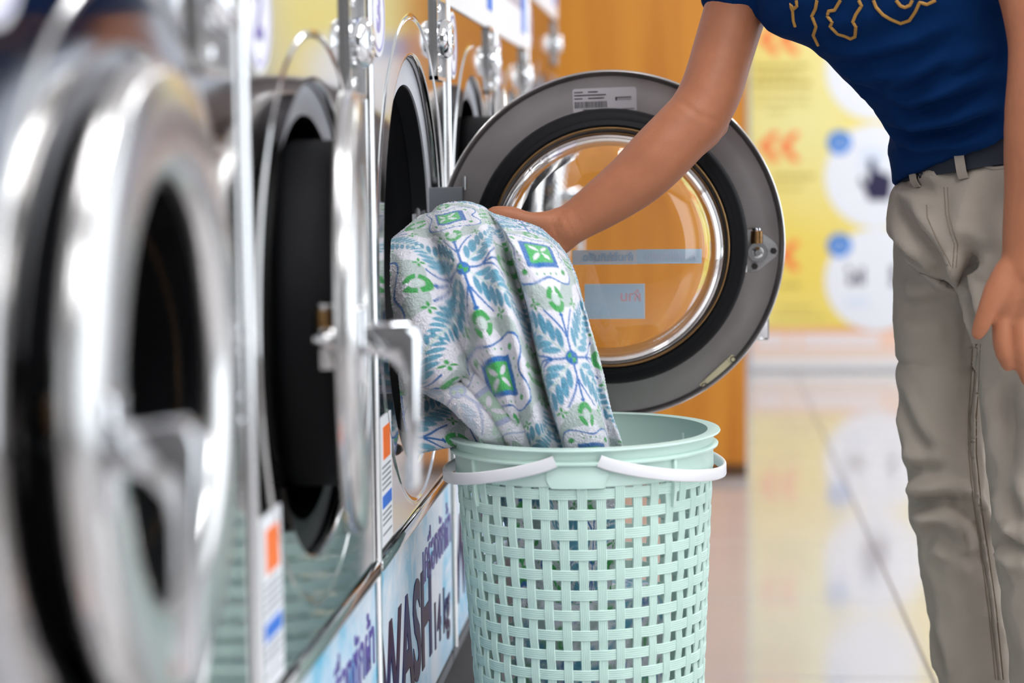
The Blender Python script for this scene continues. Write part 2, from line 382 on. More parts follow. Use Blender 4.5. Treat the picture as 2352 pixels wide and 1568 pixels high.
def build_door(root, hy, zc, s, ang, hx, full, txt):
    """door hung on its far edge; local axes: origin at the hinge, -y towards the free edge, +x outwards"""
    Rd = 0.2318 * s
    T = Matrix.Translation((0, -Rd, 0))
    def L(prof, n=96, closed=False): return MB().lathe([(r * s, t) for r, t in prof], n, closed, T)
    d = L([(0.150, 0.0), (0.205, 0.0), (0.218, 0.0012), (0.2235, 0.0005), (0.226, -0.0035), (0.2295, -0.005), (0.2318, -0.003), (0.2318, 0.006), (0.2295, 0.0105), (0.224, 0.0135),
           (0.205, 0.0155), (0.175, 0.0160), (0.158, 0.0145), (0.1515, 0.0105), (0.150, 0.005)], 128, True).build('door', DOORFACE, root, (hx, hy, zc), (0, 0, math.radians(ang)), angle=50)
    L([(0.1502, -0.0008), (0.205, -0.0008), (0.218, 0.0006), (0.2235, -0.0002), (0.226, -0.0042), (0.2295, -0.0057), (0.2305, -0.0052)], 128).build('inner_ring', DOORSTEEL, d)
    L([(0.181, 0.0), (0.1805, -0.046), (0.1785, -0.053), (0.173, -0.057), (0.166, -0.058), (0.1655, -0.0595), (0.159, -0.0625), (0.1545, -0.060), (0.1525, -0.05), (0.152, 0.0)]).build('door_gasket', RUBBER, d)
    L([(0.1530, -0.0640), (0.1545, -0.0655), (0.1560, -0.0640), (0.1545, -0.0620)], 96, True).build('clamp_wire', BRASS, d)
    L([(0.151, -0.005), (0.1495, -0.06), (0.1475, -0.115), (0.1445, -0.134), (0.137, -0.148), (0.122, -0.1565), (0.09, -0.1615), (0.045, -0.1635), (0.0002, -0.164),
       (0.0002, -0.157), (0.045, -0.1565), (0.09, -0.1545), (0.119, -0.150), (0.131, -0.143), (0.1375, -0.131), (0.1405, -0.115), (0.1425, -0.06), (0.144, -0.005)], 128, True).build('glass_bowl', GLASS, d, angle=70)
    def loc(dx, dz, t): return (t, -Rd - dx * s, dz * s)
    # lever handle on the outside
    hp = [(0.008, 0.004), (0.055, 0.006), (0.063, 0.002), (0.066, -0.008), (0.063, -0.128), (0.059, -0.134), (0.053, -0.134), (0.050, -0.128), (0.051, -0.050), (0.048, -0.036), (0.040, -0.026), (0.029, -0.022), (0.008, -0.022)]
    MB().prism([(a, b) for a, b in hp], 'y', -0.011, 0.011).build('handle', CHROME, d, loc(0.203, 0.0, 0.0), bevel=0.0025, angle=30)
    MB().rbox(0.010, 0.021, -0.019, 0.019, -0.045, 0.020, 0.004).build('handle_base', CHROME, d, loc(0.195, 0.0, 0.0))
    # catch on the inside
    u = 5.19e-5
    def q(x, y): return ((x - 640) * u, -(y - 830) * u)
    cx, cz = 0.1949, -0.0105
    def at(x, y, t): a, b = q(x, y); return loc(cx + a, cz + b, t)
    pl = [q(*p) for p in ((375, 1325), (560, 1330), (690, 1295), (1120, 945), (1160, 860), (1165, 750), (1120, 620), (1060, 550), (770, 340), (700, 270), (375, 250))]
    pt_ = MB().prism([(-a * s, b * s) for a, b in pl], 'x', -0.0035, -0.0005).build('catch_plate', IRON, d, loc(cx, cz, 0), bevel=0.0006, smooth=True)
    MB().rbox(-0.020, -0.0005, -0.0022, 0.0022, -0.0275, 0.0275, 0.0015).build('catch_flange', DOORFACE, d, at(325, 805, 0))
    Z90 = Matrix.Rotation(PI / 2, 4, 'Y')
    MB().lathe([(0.0001, -0.0082), (0.0078, -0.0082), (0.0080, -0.0075), (0.0080, 0.0), (0.0077, 0.0003), (0.0080, 0.0006), (0.0080, 0.0075), (0.0078, 0.0082), (0.0001, 0.0082)], 28, M=Z90).build('brass_roller', BRASS, d, at(612, 440, -0.014))
    MB().lathe([(0.0001, -0.0022), (0.0055, -0.0020), (0.0062, 0.0), (0.0055, 0.0020), (0.0001, 0.0022)], 24, M=Z90).build('roller_cap', CHROME, d, at(605, 248, -0.014))
    MB().lathe([(0.0001, 0.0), (0.0055, 0.0), (0.0055, -0.0)], 8, M=Z90)
    MB().lathe([(0.0132, -0.003), (0.0132, -0.0085), (0.0126, -0.0095), (0.0078, -0.0095), (0.0076, -0.011), (0.0068, -0.016), (0.0040, -0.0215), (0.0036, -0.0235), (0.0001, -0.0235)], 36).build('catch_post', TRIM, d, at(640, 830, 0))
    for x, y in ((1052, 800), (570, 1192)):
        MB().lathe([(0.0044, -0.003), (0.0044, -0.0062), (0.0036, -0.0066), (0.0024, -0.0066), (0.0024, -0.0085), (0.0001, -0.0085)], 6).build('nut', NUT, d, at(x, y, 0), smooth=False)
    # cream strip and maker label
    st = MB().prism(rrect(0.060, 0.0118, 0.0006, 2), 'x', -0.0035, -0.0008).build('cream_strip', CREAM, d, loc(0.1437, -0.171, 0), (math.radians(-43), 0, 0), smooth=False, bevel=0.0005)
    MB().box(-0.0038, -0.0030, -0.0206, -0.0202, -0.0059, 0.0059).box(-0.0038, -0.0030, 0.0213, 0.0217, -0.0059, 0.0059).build('strip_joint', DARKP, d, loc(0.1437, -0.171, 0), (math.radians(-43), 0, 0), smooth=False)
    for e in (-0.0262, 0.0262):
        a = math.radians(-43)
        MB().lathe([(0.0042, -0.0034), (0.0040, -0.0044), (0.0030, -0.0044), (0.0027, -0.0028), (0.0001, -0.0022)], 24).build('rivet', NUT, d, (0, -Rd - 0.1437 * s + e * math.cos(a), -0.171 * s + e * math.sin(a)))
    MB().prism(rrect(0.0845, 0.0325, 0.0035), 'x', -0.0016, -0.0008).build('maker_label', PEWTER, d, loc(-0.006, 0.192, 0), (math.radians(-1.5), 0, 0), smooth=False)
    if full:
        lp = MB()
        def lb(a, b, c, e, dst): dst.box(-0.0020, -0.0014, -(b / 1620 - 0.5) * 0.0845, -(a / 1620 - 0.5) * 0.0845, (0.5 - e / 620) * 0.0325, (0.5 - c / 620) * 0.0325)
        for a, b, c, e in ((40, 260, 80, 110), (395, 640, 75, 105), (40, 850, 155, 185), (40, 250, 240, 268), (395, 800, 235, 265), (250, 560, 525, 550), (1080, 1130, 240, 330), (1130, 1490, 240, 268), (1150, 1490, 300, 312), (700, 1560, 535, 553)): lb(a, b, c, e, lp)
        x = 45
        while x < 850:
            w = random.choice((8, 14, 22)); lb(x, x + w, 330, 490, lp); x += w + random.choice((8, 12, 16))
        lp.build('label_print', DARKP, d, loc(-0.006, 0.192, 0), (math.radians(-1.5), 0, 0), smooth=False)
        # stickers on the inside of the pane, seen from behind
        def stk(nm, a, b, c, e, m, t=-0.1475):
            MB().box(t - 0.0002, t + 0.0002, -Rd - b, -Rd - a, c, e).build(nm, m, d, smooth=False)
        stk('sticker', -0.045, 0.036, -0.0172, 0.0010, STICKER2); stk('sticker', 0.036, 0.117, -0.0166, 0.0016, STICKER)
        stk('sticker', -0.030, 0.046, -0.086, -0.0415, STICKER2); stk('sticker', -0.030, 0.0445, -0.0845, -0.043, STICKER, -0.1480)
        for tx, sz, a, c, m in (('ห้ามใส่เกินขีด', 0.0125, 0.000, -0.0085, STICKTXT), ('ห้ามใส่เกินขีด', 0.0125, 0.079, -0.0080, STICKTXT2), ('ห้าม', 0.0170, 0.028, -0.058, STICKRED)):
            me = text_mesh(tx, sz, m, bold=0.0004)
            obj('lettering', me, d, (-0.1484, -Rd - a, c), ROT_SIDE)
    return d

def washer(num, y0, y1, big, zc, rh, rg, zband, zlock, ang, hx, label, sign=True):
    t = tag(empty('washing_machine', (0, y0, 0)), label, 'washing machine', 'row of coin washing machines')
    w = y1 - y0; yc = w / 2
    zb, zs0, zs1 = 0.486, 0.222, 0.466
    panel_mesh(0.009, w - 0.009, zb, zband, yc, zc, rh, rg).build('front_panel', STEEL, t, angle=60)
    # cabinet shell
    MB().box(-0.74, -0.03, 0.004, 0.012, 0.2, 1.46).box(-0.74, -0.03, w - 0.012, w - 0.004, 0.2, 1.46).box(-0.75, -0.74, 0.004, w - 0.004, 0.2, 1.46).box(-0.75, 0.0, 0.004, w - 0.004, 1.46, 1.47).box(-0.75, -0.002, 0.004, w - 0.004, 0.2, 0.215).build('cabinet', BODY, t, smooth=False)
    # polished edge strips and cross trim
    for yy in (0.0035,):
        MB().tube([(0.0, yy, zb - 0.004), (0.0, yy, zband + 0.33)], 0.0052, 12, up=(0, 1, 0)).build('edge_trim', TRIM, t)
        MB().tube([(-0.001, yy, zs0), (-0.001, yy, zb - 0.008)], 0.0052, 12, up=(0, 1, 0)).build('lower_edge_trim', TRIM, t)
    MB().rbox(-0.01, 0.006, 0.011, w - 0.006, zs1 + 0.002, zb - 0.001, 0.005).build('cross_trim', STEEL, t)
    # port: speckled inner plate, bellows, drum
    T = Matrix.Translation((0, yc, zc)); k = rh / 0.2463
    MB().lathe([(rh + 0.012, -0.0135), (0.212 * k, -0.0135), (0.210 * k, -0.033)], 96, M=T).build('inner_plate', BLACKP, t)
    arc = []
    for i in range(41):                                                   # speckled guard around the upper part of the port
        w_ = math.radians(14 + 152 * i / 40)
        for r_, x_ in ((rh + 0.010, -0.0105), (0.2135 * k, -0.0105), (0.2135 * k, -0.0130)): arc.append((x_, yc + r_ * math.cos(w_), zc + r_ * math.sin(w_)))
    MB().add(arc, [(i * 3 + q, i * 3 + 3 + q, i * 3 + 4 + q, i * 3 + 1 + q) for i in range(40) for q in range(2)]).build('port_guard', SPECK, t)
    MB().lathe([(0.211 * k, -0.032), (0.208 * k, -0.050), (0.200 * k, -0.062), (0.197 * k, -0.050), (0.190 * k, -0.046), (0.185 * k, -0.060), (0.186 * k, -0.10), (0.178 * k, -0.112), (0.172 * k, -0.104), (0.170 * k, -0.13), (0.20 * k, -0.15)], 96, M=T).build('door_bellows', RUBBER, t)
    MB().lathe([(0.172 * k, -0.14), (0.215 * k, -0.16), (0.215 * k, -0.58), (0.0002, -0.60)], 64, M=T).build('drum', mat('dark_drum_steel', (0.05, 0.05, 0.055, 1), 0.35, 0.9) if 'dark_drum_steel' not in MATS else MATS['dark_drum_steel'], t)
    if big:
        MB().box(-0.030, -0.027, yc + 0.185 * k, yc + 0.202 * k, zc + 0.015, zc + 0.050).build('sensor_plate', SPECK, t, smooth=False)
    # number badge
    bm_ = MB().prism(disc_poly(0.047, 48), 'x', 0.0005, 0.002).build('number_badge', WHITEV, t, (0, 0.060, zlock), smooth=False)
    ink = {1: PURPLE, 2: PURPLE, 3: LILAC}.get(num, PLUM)
    MB().lathe([(0.0385, 0.0019), (0.0385, 0.0025), (0.0415, 0.0025), (0.0415, 0.0019)], 48, True).build('badge_ring', LILAC if num < 4 else PURPLE, bm_, smooth=False)
    obj('digit', text_mesh(str(num), 0.062, ink, sx=0.9, bold=0.0022), bm_, (0.0023, 0, 0), ROT_SIDE)
    # coin lock
    ly = w - 0.095
    lk = MB().box(0.0, 0.006, -0.048, -0.043, -0.055, 0.055).box(0.0, 0.006, 0.043, 0.048, -0.055, 0.055).box(0.0, 0.006, -0.048, 0.048, 0.050, 0.055).box(0.0, 0.006, -0.048, 0.048, -0.055, -0.050).build('lock_frame', TRIM, t, (0, ly, zlock), smooth=False)
    MB().box(0.0003, 0.0016, -0.044, 0.044, -0.051, 0.051).build('lock_plate', IRON, lk, smooth=False)
    MB().lathe([(0.026, 0.001), (0.026, 0.010), (0.0245, 0.0155), (0.021, 0.019), (0.014, 0.021), (0.0085, 0.0205), (0.0080, 0.016), (0.0001, 0.016)], 40).build('lock_knob', CHROME, lk)
    MB().box(0.0150, 0.0167, -0.0012, 0.0012, -0.006, 0.006).build('keyhole', BLACKP, lk, smooth=False)
    for zz in (-0.040, 0.040):
        MB().lathe([(0.006, 0.0015), (0.0055, 0.0045), (0.003, 0.0062), (0.0001, 0.0066)], 16).build('screw', CHROME, lk, (0, -0.01, zz))
    # hinge screws on the sheet
    for dz in (0.040, 0.022, -0.012, -0.030):
        MB().lathe([(0.0042, 0.0), (0.0040, 0.002), (0.0024, 0.0036), (0.0001, 0.004)], 14).build('hinge_screw', CHROME, t, (0, w - 0.030, zc - 0.02 + dz))
    # vertical instruction sticker
    sk = MB().box(0.0004, 0.0014, 0.030, 0.106, 0.492, 0.634).build('instruction_sticker', WHITEV, t, smooth=False)
    MB().box(0.0013, 0.0018, 0.046, 0.094, 0.586, 0.622).build('warning_square', ORANGE, sk, smooth=False)
    MB().box(0.0013, 0.0018, 0.036, 0.100, 0.533, 0.547).build('blue_bar', BLUEP, sk, smooth=False)
    ln = MB()
    for z in (0.577, 0.571, 0.565, 0.559, 0.553, 0.526, 0.520, 0.514, 0.503): ln.box(0.0013, 0.0016, 0.036, 0.098, z, z + 0.0022)
    ln.build('fine_print', GREYP, sk, smooth=False)
    # lower sign
    sg = MB().box(-0.012, -0.002, 0.012, w - 0.004, zs0, zs1).build('sign_panel', SIGN, t, smooth=False)
    if sign:
        if num >= 3:
            obj('lettering', text_mesh('WASH', 0.150, INK, sx=0.98, sy=1.12, bold=0.0045), sg, (-0.0015, 0.232, 0.327), ROT_SIDE)
            obj('lettering', text_mesh('14 kg', 0.086, INK, sx=0.92, bold=0.002), sg, (-0.0015, 0.54, 0.295), ROT_SIDE)
        obj('lettering', text_mesh('เครื่องซักผ้า', 0.072, PURPLE, sx=0.86, bold=0.0008), sg, (-0.0015, w - 0.16, 0.400), ROT_SIDE)
    # control panel
    MB().rbox(-0.02, 0.003, 0.006, w - 0.006, zband + 0.001, zband + 0.075, 0.002).build('control_band', WHITEP, t, smooth=False)
    MB().rbox(-0.02, 0.002, 0.006, w - 0.006, zband + 0.076, zband + 0.33, 0.002).build('control_panel', MAUVE, t, smooth=False)
    MB().box(0.002, 0.004, w - 0.14, w - 0.055, zband + 0.032, zband + 0.13).build('blue_sticker', BLUEP, t, smooth=False)
    # door
    s = rh / 0.2463
    s = s * (0.2016 / 0.2011)
    hy = yc + 0.2318 * s
    d = build_door(t, hy, zc + 0.005, s, ang, hx, num == 3, '')
    # hinge bracket
    a = math.radians(ang)
    if ang > 60:
        MB().prism([(-0.028, -0.012), (-0.02, 0.004), (0.02, 0.012), (0.038, 0.010), (0.038, 0.004), (0.0, -0.004), (-0.012, -0.012)], 'z', -0.09, 0.085).build('hinge_bracket', GREYB, t, (hx, hy - 0.016, zc), bevel=0.002)
        MB().tube([(0, 0, -0.095), (0, 0, 0.095)], 0.006, 12, up=(0, 1, 0)).build('hinge_pin', IRON, t, (hx - 0.022, hy - 0.024, zc))
        MB().tube([(0, 0, -0.004), (0, 0, 0.014)], 0.0022, 10, up=(0, 1, 0)).build('hinge_bolt', CHROME, t, (hx + 0.040, hy - 0.010, zc + 0.085))
    else:
        MB().rbox(-0.035, max(hx - 0.001, -0.003) + 0.004, hy - 0.03, hy + 0.012, zc - 0.09, zc + 0.085, 0.003).build('hinge_bracket', GREYB, t)
    return t

def wlabel(n, tail): return 'stainless coin washing machine ' + tail
YE = [0.895, 1.492, 2.089, 2.755, 3.415, 4.07, 4.95]
A_ = dict(big=False, zc=0.771, rh=0.2137, rg=0.2575, zband=1.085, zlock=1.031)
B_ = dict(big=True, zc=0.790, rh=0.2463, rg=0.2946, zband=1.1225, zlock=1.071)
washer(1, YE[0], YE[1], ang=1.8, hx=0.006, label='blurred stainless washing machine nearest the camera, door just off its port', **A_)
washer(2, YE[1], YE[2], ang=7.8, hx=0.0, label='stainless washing machine numbered 2 with its door slightly ajar', **A_)
washer(3, YE[2], YE[3], ang=91.5, hx=-0.004, label='stainless washing machine numbered 3 with door wide open and blanket coming out', **B_)
washer(4, YE[3], YE[4], ang=6.5, hx=0.010, label='stainless washing machine numbered 4 right behind the wide open round door', **B_)
washer(5, YE[4], YE[5], ang=5.5, hx=0.010, label='blurred fifth washing machine, second one behind the wide open door', **B_)
washer(6, YE[5], YE[6], ang=3, hx=0.012, big=True, zc=0.83, rh=0.27, rg=0.315, zband=1.24, zlock=1.18, label='last and largest washing machine of the row beside the wood partition', sign=False)
# plinth under the row
pn = MB().rbox(-0.78, 0.058, 0.80, 5.05, 0.0, 0.199, 0.006).build('machine_plinth', PLINTH)
tag(pn, 'long low dark plinth under the row of washing machines', 'plinth')

# ------------------------------------------------------------------ laundry basket
MINT = mat('mint_plastic', srgb(206, 230, 219), 0.38, spec=0.4, sss=0.0)
WHITEPL = mat('white_plastic', srgb(236, 234, 236), 0.3)
BY = 2.36
bc = P(1350, 993, BY)
BX, BZ = bc.x, bc.z                      # centre and rim height
RT, RB = 0.1525, 0.122                   # weave radius just under the collar / at the floor
bk = tag(empty('laundry_basket', (BX + 0.004, BY, 0.003)), 'mint green woven plastic laundry basket with white handles beside open washer', 'basket')
bk.rotation_euler = (0, math.radians(-0.9), 0)
def RAD(z): return RB + (RT - RB) * (z / (BZ - 0.035))
ZW = BZ - 0.040
NV, PITCH = 44, 0.0234
NR = int((ZW - 0.03) / PITCH)
def rib_profile(w, th):
    """flat band with five fine ribs on its outer face: (across, out)"""
    o = []; n = 5
    for i in range(n):
        a = -w / 2 + w * i / n; b = w / n
        o += [(a + b * 0.12, th * 0.72), (a + b * 0.30, th), (a + b * 0.70, th), (a + b * 0.88, th * 0.72)]
    return [(-w / 2, 0.0), (-w / 2, th * 0.6)] + o + [(w / 2, th * 0.6), (w / 2, 0.0)]
AMP = 0.0008
dth = 2 * PI / NV
def vertical(par):
    w = dth * RT * 0.52; pr = rib_profile(w, 0.0023); vs = []; fs = []; k = len(pr)
    nz = NR * 6 + 1
    for i in range(nz):
        z = 0.03 + (ZW + 0.006 - 0.03) * i / (nz - 1)
        r = RAD(z) + AMP * math.cos(PI * (z - 0.03 - PITCH / 2) / PITCH + PI * par)
        sc = RAD(z) / RT
        for a, t in pr: vs.append((r + t - 0.0013, a * sc, z))
    for i in range(nz - 1):
        for q in range(k):
            fs.append((i * k + q, i * k + (q + 1) % k, (i + 1) * k + (q + 1) % k, (i + 1) * k + q))
    return MB().add(vs, fs).mesh('upright_slat', MINT, angle=35)
vm = (vertical(0), vertical(1))
for i in range(NV): obj('upright_slat', vm[i % 2], bk, (0, 0, 0), (0, 0, (i + 0.25) * dth))
for j in range(NR):
    z0 = 0.03 + PITCH * (j + 0.5); pr = rib_profile(PITCH * 0.525, 0.0023); k = len(pr); n = NV * 6; vs = []; fs = []
    for i in range(n):
        a = 2 * PI * i / n; r = RAD(z0) + AMP * math.cos(PI * (a / dth - 0.25) + PI * (j + 1))
        for b, t in pr:
            rr = r + t - 0.0013 + b * (RT - RB) / ZW; vs.append((rr * math.cos(a), rr * math.sin(a), z0 + b))
    for i in range(n):
        m_ = (i + 1) % n
        for q in range(k): fs.append((i * k + q, m_ * k + q, m_ * k + (q + 1) % k, i * k + (q + 1) % k))
    MB().add(vs, fs).build('hoop_slat', MINT, bk, angle=35)
def zlathe(prof, n, closed=True):
    m = MB(); vs = [(r * math.cos(2 * PI * i / n), r * math.sin(2 * PI * i / n), z) for i in range(n) for r, z in prof]; k = len(prof)
    return m.add(vs, [(i * k + q, ((i + 1) % n) * k + q, ((i + 1) % n) * k + (q + 1) % k, i * k + (q + 1) % k) for i in range(n) for q in range(k if closed else k - 1)])
zlathe([(0.148, BZ), (0.1545, BZ + 0.0016), (0.1625, BZ), (0.1632, BZ - 0.0016), (0.1622, BZ - 0.0028), (0.1548, BZ - 0.004), (0.1542, BZ - 0.0135), (0.1580, BZ - 0.0150), (0.1605, BZ - 0.0165), (0.1600, BZ - 0.0185), (0.1548, BZ - 0.0185),
        (0.1542, BZ - 0.022), (0.1545, BZ - 0.043), (0.1520, BZ - 0.0445), (0.1505, BZ - 0.043), (0.1505, BZ - 0.004)], 160).build('rim_collar', MINT, bk, angle=40)
zlathe([(0.0002, 0.004), (RB - 0.002, 0.004), (RB + 0.003, 0.006), (RB + 0.004, 0.030), (RB - 0.001, 0.034), (RB - 0.004, 0.012), (0.0002, 0.010)], 96, False).build('base_dish', MINT, bk, angle=40)
# fins on the collar, recess plates where the handles pivot
def fin(az):
    m = MB().prism([(0.150, BZ - 0.018), (0.1585, BZ - 0.018), (0.1580, BZ - 0.055), (0.1552, BZ - 0.074), (0.150, BZ - 0.074)], 'y', -0.0022, 0.0022)
    m.build('collar_fin', MINT, bk, (0, 0, 0), (0, 0, az), bevel=0.0006)
F = -PI / 2 + math.radians(0.5)
for a in (-52, 44, 128, -136): fin(F + math.radians(a))
for s_ in (0, PI):
    vs, fs = [], []; n = 24; w = math.radians(26)
    mb = MB()
    pts = []
    for i in range(n + 1):
        a = -w / 2 + w * i / n; e = max(0.0, abs(a) / (w / 2) - 0.8) / 0.2
        pts.append((a, BZ - 0.0425 + 0.010 * e * e))
    for a, z in pts:
        for rr, zz in ((0.1553, BZ - 0.019), (0.1560, BZ - 0.020), (0.1560, z - 0.001), (0.1570, z), (0.1570, z - 0.0022), (0.1545, z - 0.0026)):
            vs.append((rr * math.cos(F + s_ + a), rr * math.sin(F + s_ + a), zz))
    for i in range(n):
        for q in range(5): fs.append((i * 6 + q, (i + 1) * 6 + q, (i + 1) * 6 + q + 1, i * 6 + q + 1))
    mb.add(vs, fs).build('pivot_plate', MINT, bk)
# two folded-down bail handles
for sgn in (-1, 1):
    n = 56; pts = []
    a0, a1 = math.radians(9), PI - math.radians(9)
    for i in range(n + 1):
        f = i / n; a = a0 + (a1 - a0) * f
        az = F + sgn * a
        drop = math.sin(PI * f) ** 0.8
        r = 0.1590 + 0.0085 * min(1, 5 * min(f, 1 - f))
        pts.append((r * math.cos(az), r * math.sin(az), BZ - 0.013 - 0.0345 * drop))
    vs, fs = [], []
    pr = rrect(0.0042, 0.0142, 0.0016, 2); k = len(pr)
    for i, p in enumerate(pts):
        p = Vector(p); tg = (Vector(pts[min(i + 1, n)]) - Vector(pts[max(i - 1, 0)])).normalized()
        o_ = Vector((p.x, p.y, 0)).normalized(); o_ = (o_ - tg * o_.dot(tg)).normalized(); u_ = tg.cross(o_).normalized()
        for a, b in pr: vs.append(p + o_ * a + u_ * b)
    for i in range(n):
        for q in range(k): fs.append((i * k + q, i * k + (q + 1) % k, (i + 1) * k + (q + 1) % k, (i + 1) * k + q))
    fs += [tuple(range(k)), tuple(n * k + q for q in range(k))]
    h = MB().add(vs, fs).build('handle', WHITEPL, bk, angle=50)
    h['label'] = 'white swing handle folded down on the ' + ('washer' if sgn < 0 else 'aisle') + ' side'

# ------------------------------------------------------------------ printed fleece blanket
C_WHITE = np.array(srgb(238, 235, 243)[:3]); C_GREY = np.array(srgb(188, 201, 196)[:3]); C_TEAL = np.array(srgb(92, 160, 188)[:3])
C_TEAL2 = np.array(srgb(128, 192, 214)[:3]); C_BLUE = np.array(srgb(36, 112, 186)[:3]); C_GREEN = np.array(srgb(62, 168, 84)[:3]); C_PALE = np.array(srgb(214, 228, 222)[:3])
def ss(e0, e1, x): t = np.clip((x - e0) / (e1 - e0), 0, 1); return t * t * (3 - 2 * t)
def over(col, c, a): return col * (1 - a[:, None]) + c[None, :] * a[:, None]
CELL = 0.108; PRINT_SCALE = 1.22
def fleece_print(u, v):
    """botanical print evaluated on the cloth's own metric coordinates (metres)"""
    AA = 0.0005; u = u / PRINT_SCALE; v = v / PRINT_SCALE
    def fill(d): return 1 - ss(-AA, AA, d)
    def ell(x, y, cx, cy, a, b, th):
        c, s = math.cos(th), math.sin(th); X = (x - cx) * c + (y - cy) * s; Y = -(x - cx) * s + (y - cy) * c
        k = np.sqrt((X / a) ** 2 + (Y / b) ** 2); return (k - 1) * min(a, b)
    def seg(x, y, ax, ay, bx, by, w):
        dx, dy = bx - ax, by - ay; t = np.clip(((x - ax) * dx + (y - ay) * dy) / (dx * dx + dy * dy), 0, 1)
        return np.hypot(x - ax - t * dx, y - ay - t * dy) - w
    col = np.repeat(C_WHITE[None, :], len(u), 0)
    i = np.floor(u / CELL + 0.5).astype(int); j = np.floor(v / CELL + 0.5).astype(int)
    lay = []
    for di in (-1, 0, 1):
        for dj in (-1, 0, 1):
            ci, cj = i + di, j + dj
            lay.append((u - ci * CELL, v - cj * CELL, (ci + cj) % 2 == 0, ((ci * 7 + cj * 13) % 5)))
    # grey-green clouds around the medallions
    for x, y, fl, h in lay:
        r = np.hypot(x, y); a = np.arctan2(y, x)
        ring = np.abs(r - (0.050 + 0.004 * np.cos(4 * a))) - (0.0085 + 0.003 * np.cos(9 * a + h))
        A = fill(ring * 0.6) * (~fl); col = over(col, C_GREY, A * 0.95)
    # medallions
    for x, y, fl, h in lay:
        m = (~fl).astype(float)
        ax, ay = np.abs(x), np.abs(y); r = np.hypot(x, y); a = np.arctan2(y, x)
        R_ = 0.0298 + 0.0165 * np.abs(np.cos(2 * a + PI / 2)) ** 2.2     # cusps towards the corners
        col = over(col, C_WHITE, fill(r - R_) * m); col = over(col, C_BLUE, fill(np.abs(r - R_) - 0.0011) * m)
        sq = np.maximum(ax, ay)
        col = over(col, C_BLUE, fill(sq - 0.0195) * m); col = over(col, C_GREEN * 1.25, fill(sq - 0.0142) * m)
        for th in (PI / 4, -PI / 4):
            for s in (-1, 1): col = over(col, C_WHITE, fill(ell(x, y, s * 0.0085 * math.cos(th), s * 0.0085 * math.sin(th), 0.0062, 0.0026, th)) * m)
        for q in range(4):
            w = PI / 4 + q * PI / 2; d = np.hypot(x - 0.0345 * math.cos(w), y - 0.0345 * math.sin(w)); col = over(col, C_GREEN, fill(d - 0.0030) * m)
            for o in (-0.012, -0.004, 0.004, 0.012):
                c_, s_ = math.cos(q * PI / 2), math.sin(q * PI / 2); d = np.hypot(x - 0.0262 * c_ + o * s_, y - 0.0262 * s_ - o * c_); col = over(col, C_GREEN, fill(d - 0.0011) * m)
    # flowers: four leafy fronds, four stems with green wreaths
    for x, y, fl, h in lay:
        m = fl.astype(float)
        for q in range(4):
            w = PI / 4 + q * PI / 2; c_, s_ = math.cos(w), math.sin(w)
            X = x * c_ + y * s_; Y = -x * s_ + y * c_
            col = over(col, C_PALE, fill(np.abs(Y) - 0.0010) * (X > 0.006) * (X < 0.078) * m)
            for t, L in ((0.013, 0.0110), (0.0225, 0.0120), (0.032, 0.0120), (0.0415, 0.0108), (0.0505, 0.0092), (0.059, 0.0078), (0.067, 0.0064), (0.0745, 0.005)):
                for s in (-1, 1):
                    th = s * 0.72
                    A = fill(ell(X, Y, t + L * 0.62, s * L * 0.70, L * 0.86, L * 0.29, th)) * m
                    cc = C_TEAL if (q + (s > 0)) % 2 else C_TEAL * 0.6 + C_TEAL2 * 0.4
                    col = over(col, cc, A)
        for q in range(4):
            w = q * PI / 2; c_, s_ = math.cos(w), math.sin(w)
            X = x * c_ + y * s_; Y = -x * s_ + y * c_
            st = fill(np.abs(Y) - 0.0011) * (X > 0.004) * (X < 0.041)
            for s in (-1, 1):
                Yc = s * (0.0008 + 0.9 * np.clip(X - 0.020, 0, None) ** 1.35 * 2.4)
                st = np.maximum(st, fill((np.abs(Y - Yc) - 0.0011) * 0.8) * (X > 0.020) * (X < 0.047))
                for g in range(4):
                    col = over(col, C_GREEN, fill(ell(X, Y, 0.052 + 0.0034 * math.cos(g * PI / 2), s * (0.0245 + 0.0034 * math.sin(g * PI / 2)), 0.0026, 0.0013, g * PI / 2)) * m)
            col = over(col, C_BLUE, st * m)
            col = over(col, C_BLUE, fill(np.abs(X - 0.041) + np.abs(Y) - 0.0030) * m)
            d = ell(X, Y, 0.0565, 0.0, 0.0135, 0.0100, 0.0); gap = np.abs(np.arctan2(Y, X - 0.0565)); gap = np.minimum(np.abs(gap - 0.05), np.abs(gap - 1.7))
            col = over(col, C_GREEN, fill(np.abs(d + 0.0024) - 0.0024) * (gap > 0.16) * m)
            col = over(col, C_PALE * 0.92, fill(d + 0.0062) * m)
        r = np.hypot(x, y); col = over(col, C_BLUE, fill(r - 0.0072) * m); col = over(col, C_GREEN, fill(r - 0.0050) * ((x * y) > 0) * m)
    return np.clip(col, 0, 1)

def resample(pts, n, extra=None):
    """Catmull-Rom through control rows (k x ... ) to n samples"""
    pts = np.asarray(pts, float); k = len(pts); t = np.linspace(0, k - 1, n); i = np.clip(np.floor(t).astype(int), 0, k - 2); f = (t - i).reshape((-1,) + (1,) * (pts.ndim - 1))
    g = lambda q: pts[np.clip(q, 0, k - 1)]
    p0, p1, p2, p3 = g(i - 1), g(i), g(i + 1), g(i + 2)
    p0 = np.where((i == 0).reshape(f.shape), 2 * p1 - p2, p0); p3 = np.where((i == k - 2).reshape(f.shape), 2 * p2 - p1, p3)
    return 0.5 * ((2 * p1) + (-p0 + p2) * f + (2 * p0 - 5 * p1 + 4 * p2 - p3) * f ** 2 + (-p0 + 3 * p1 - 3 * p2 + p3) * f ** 3)

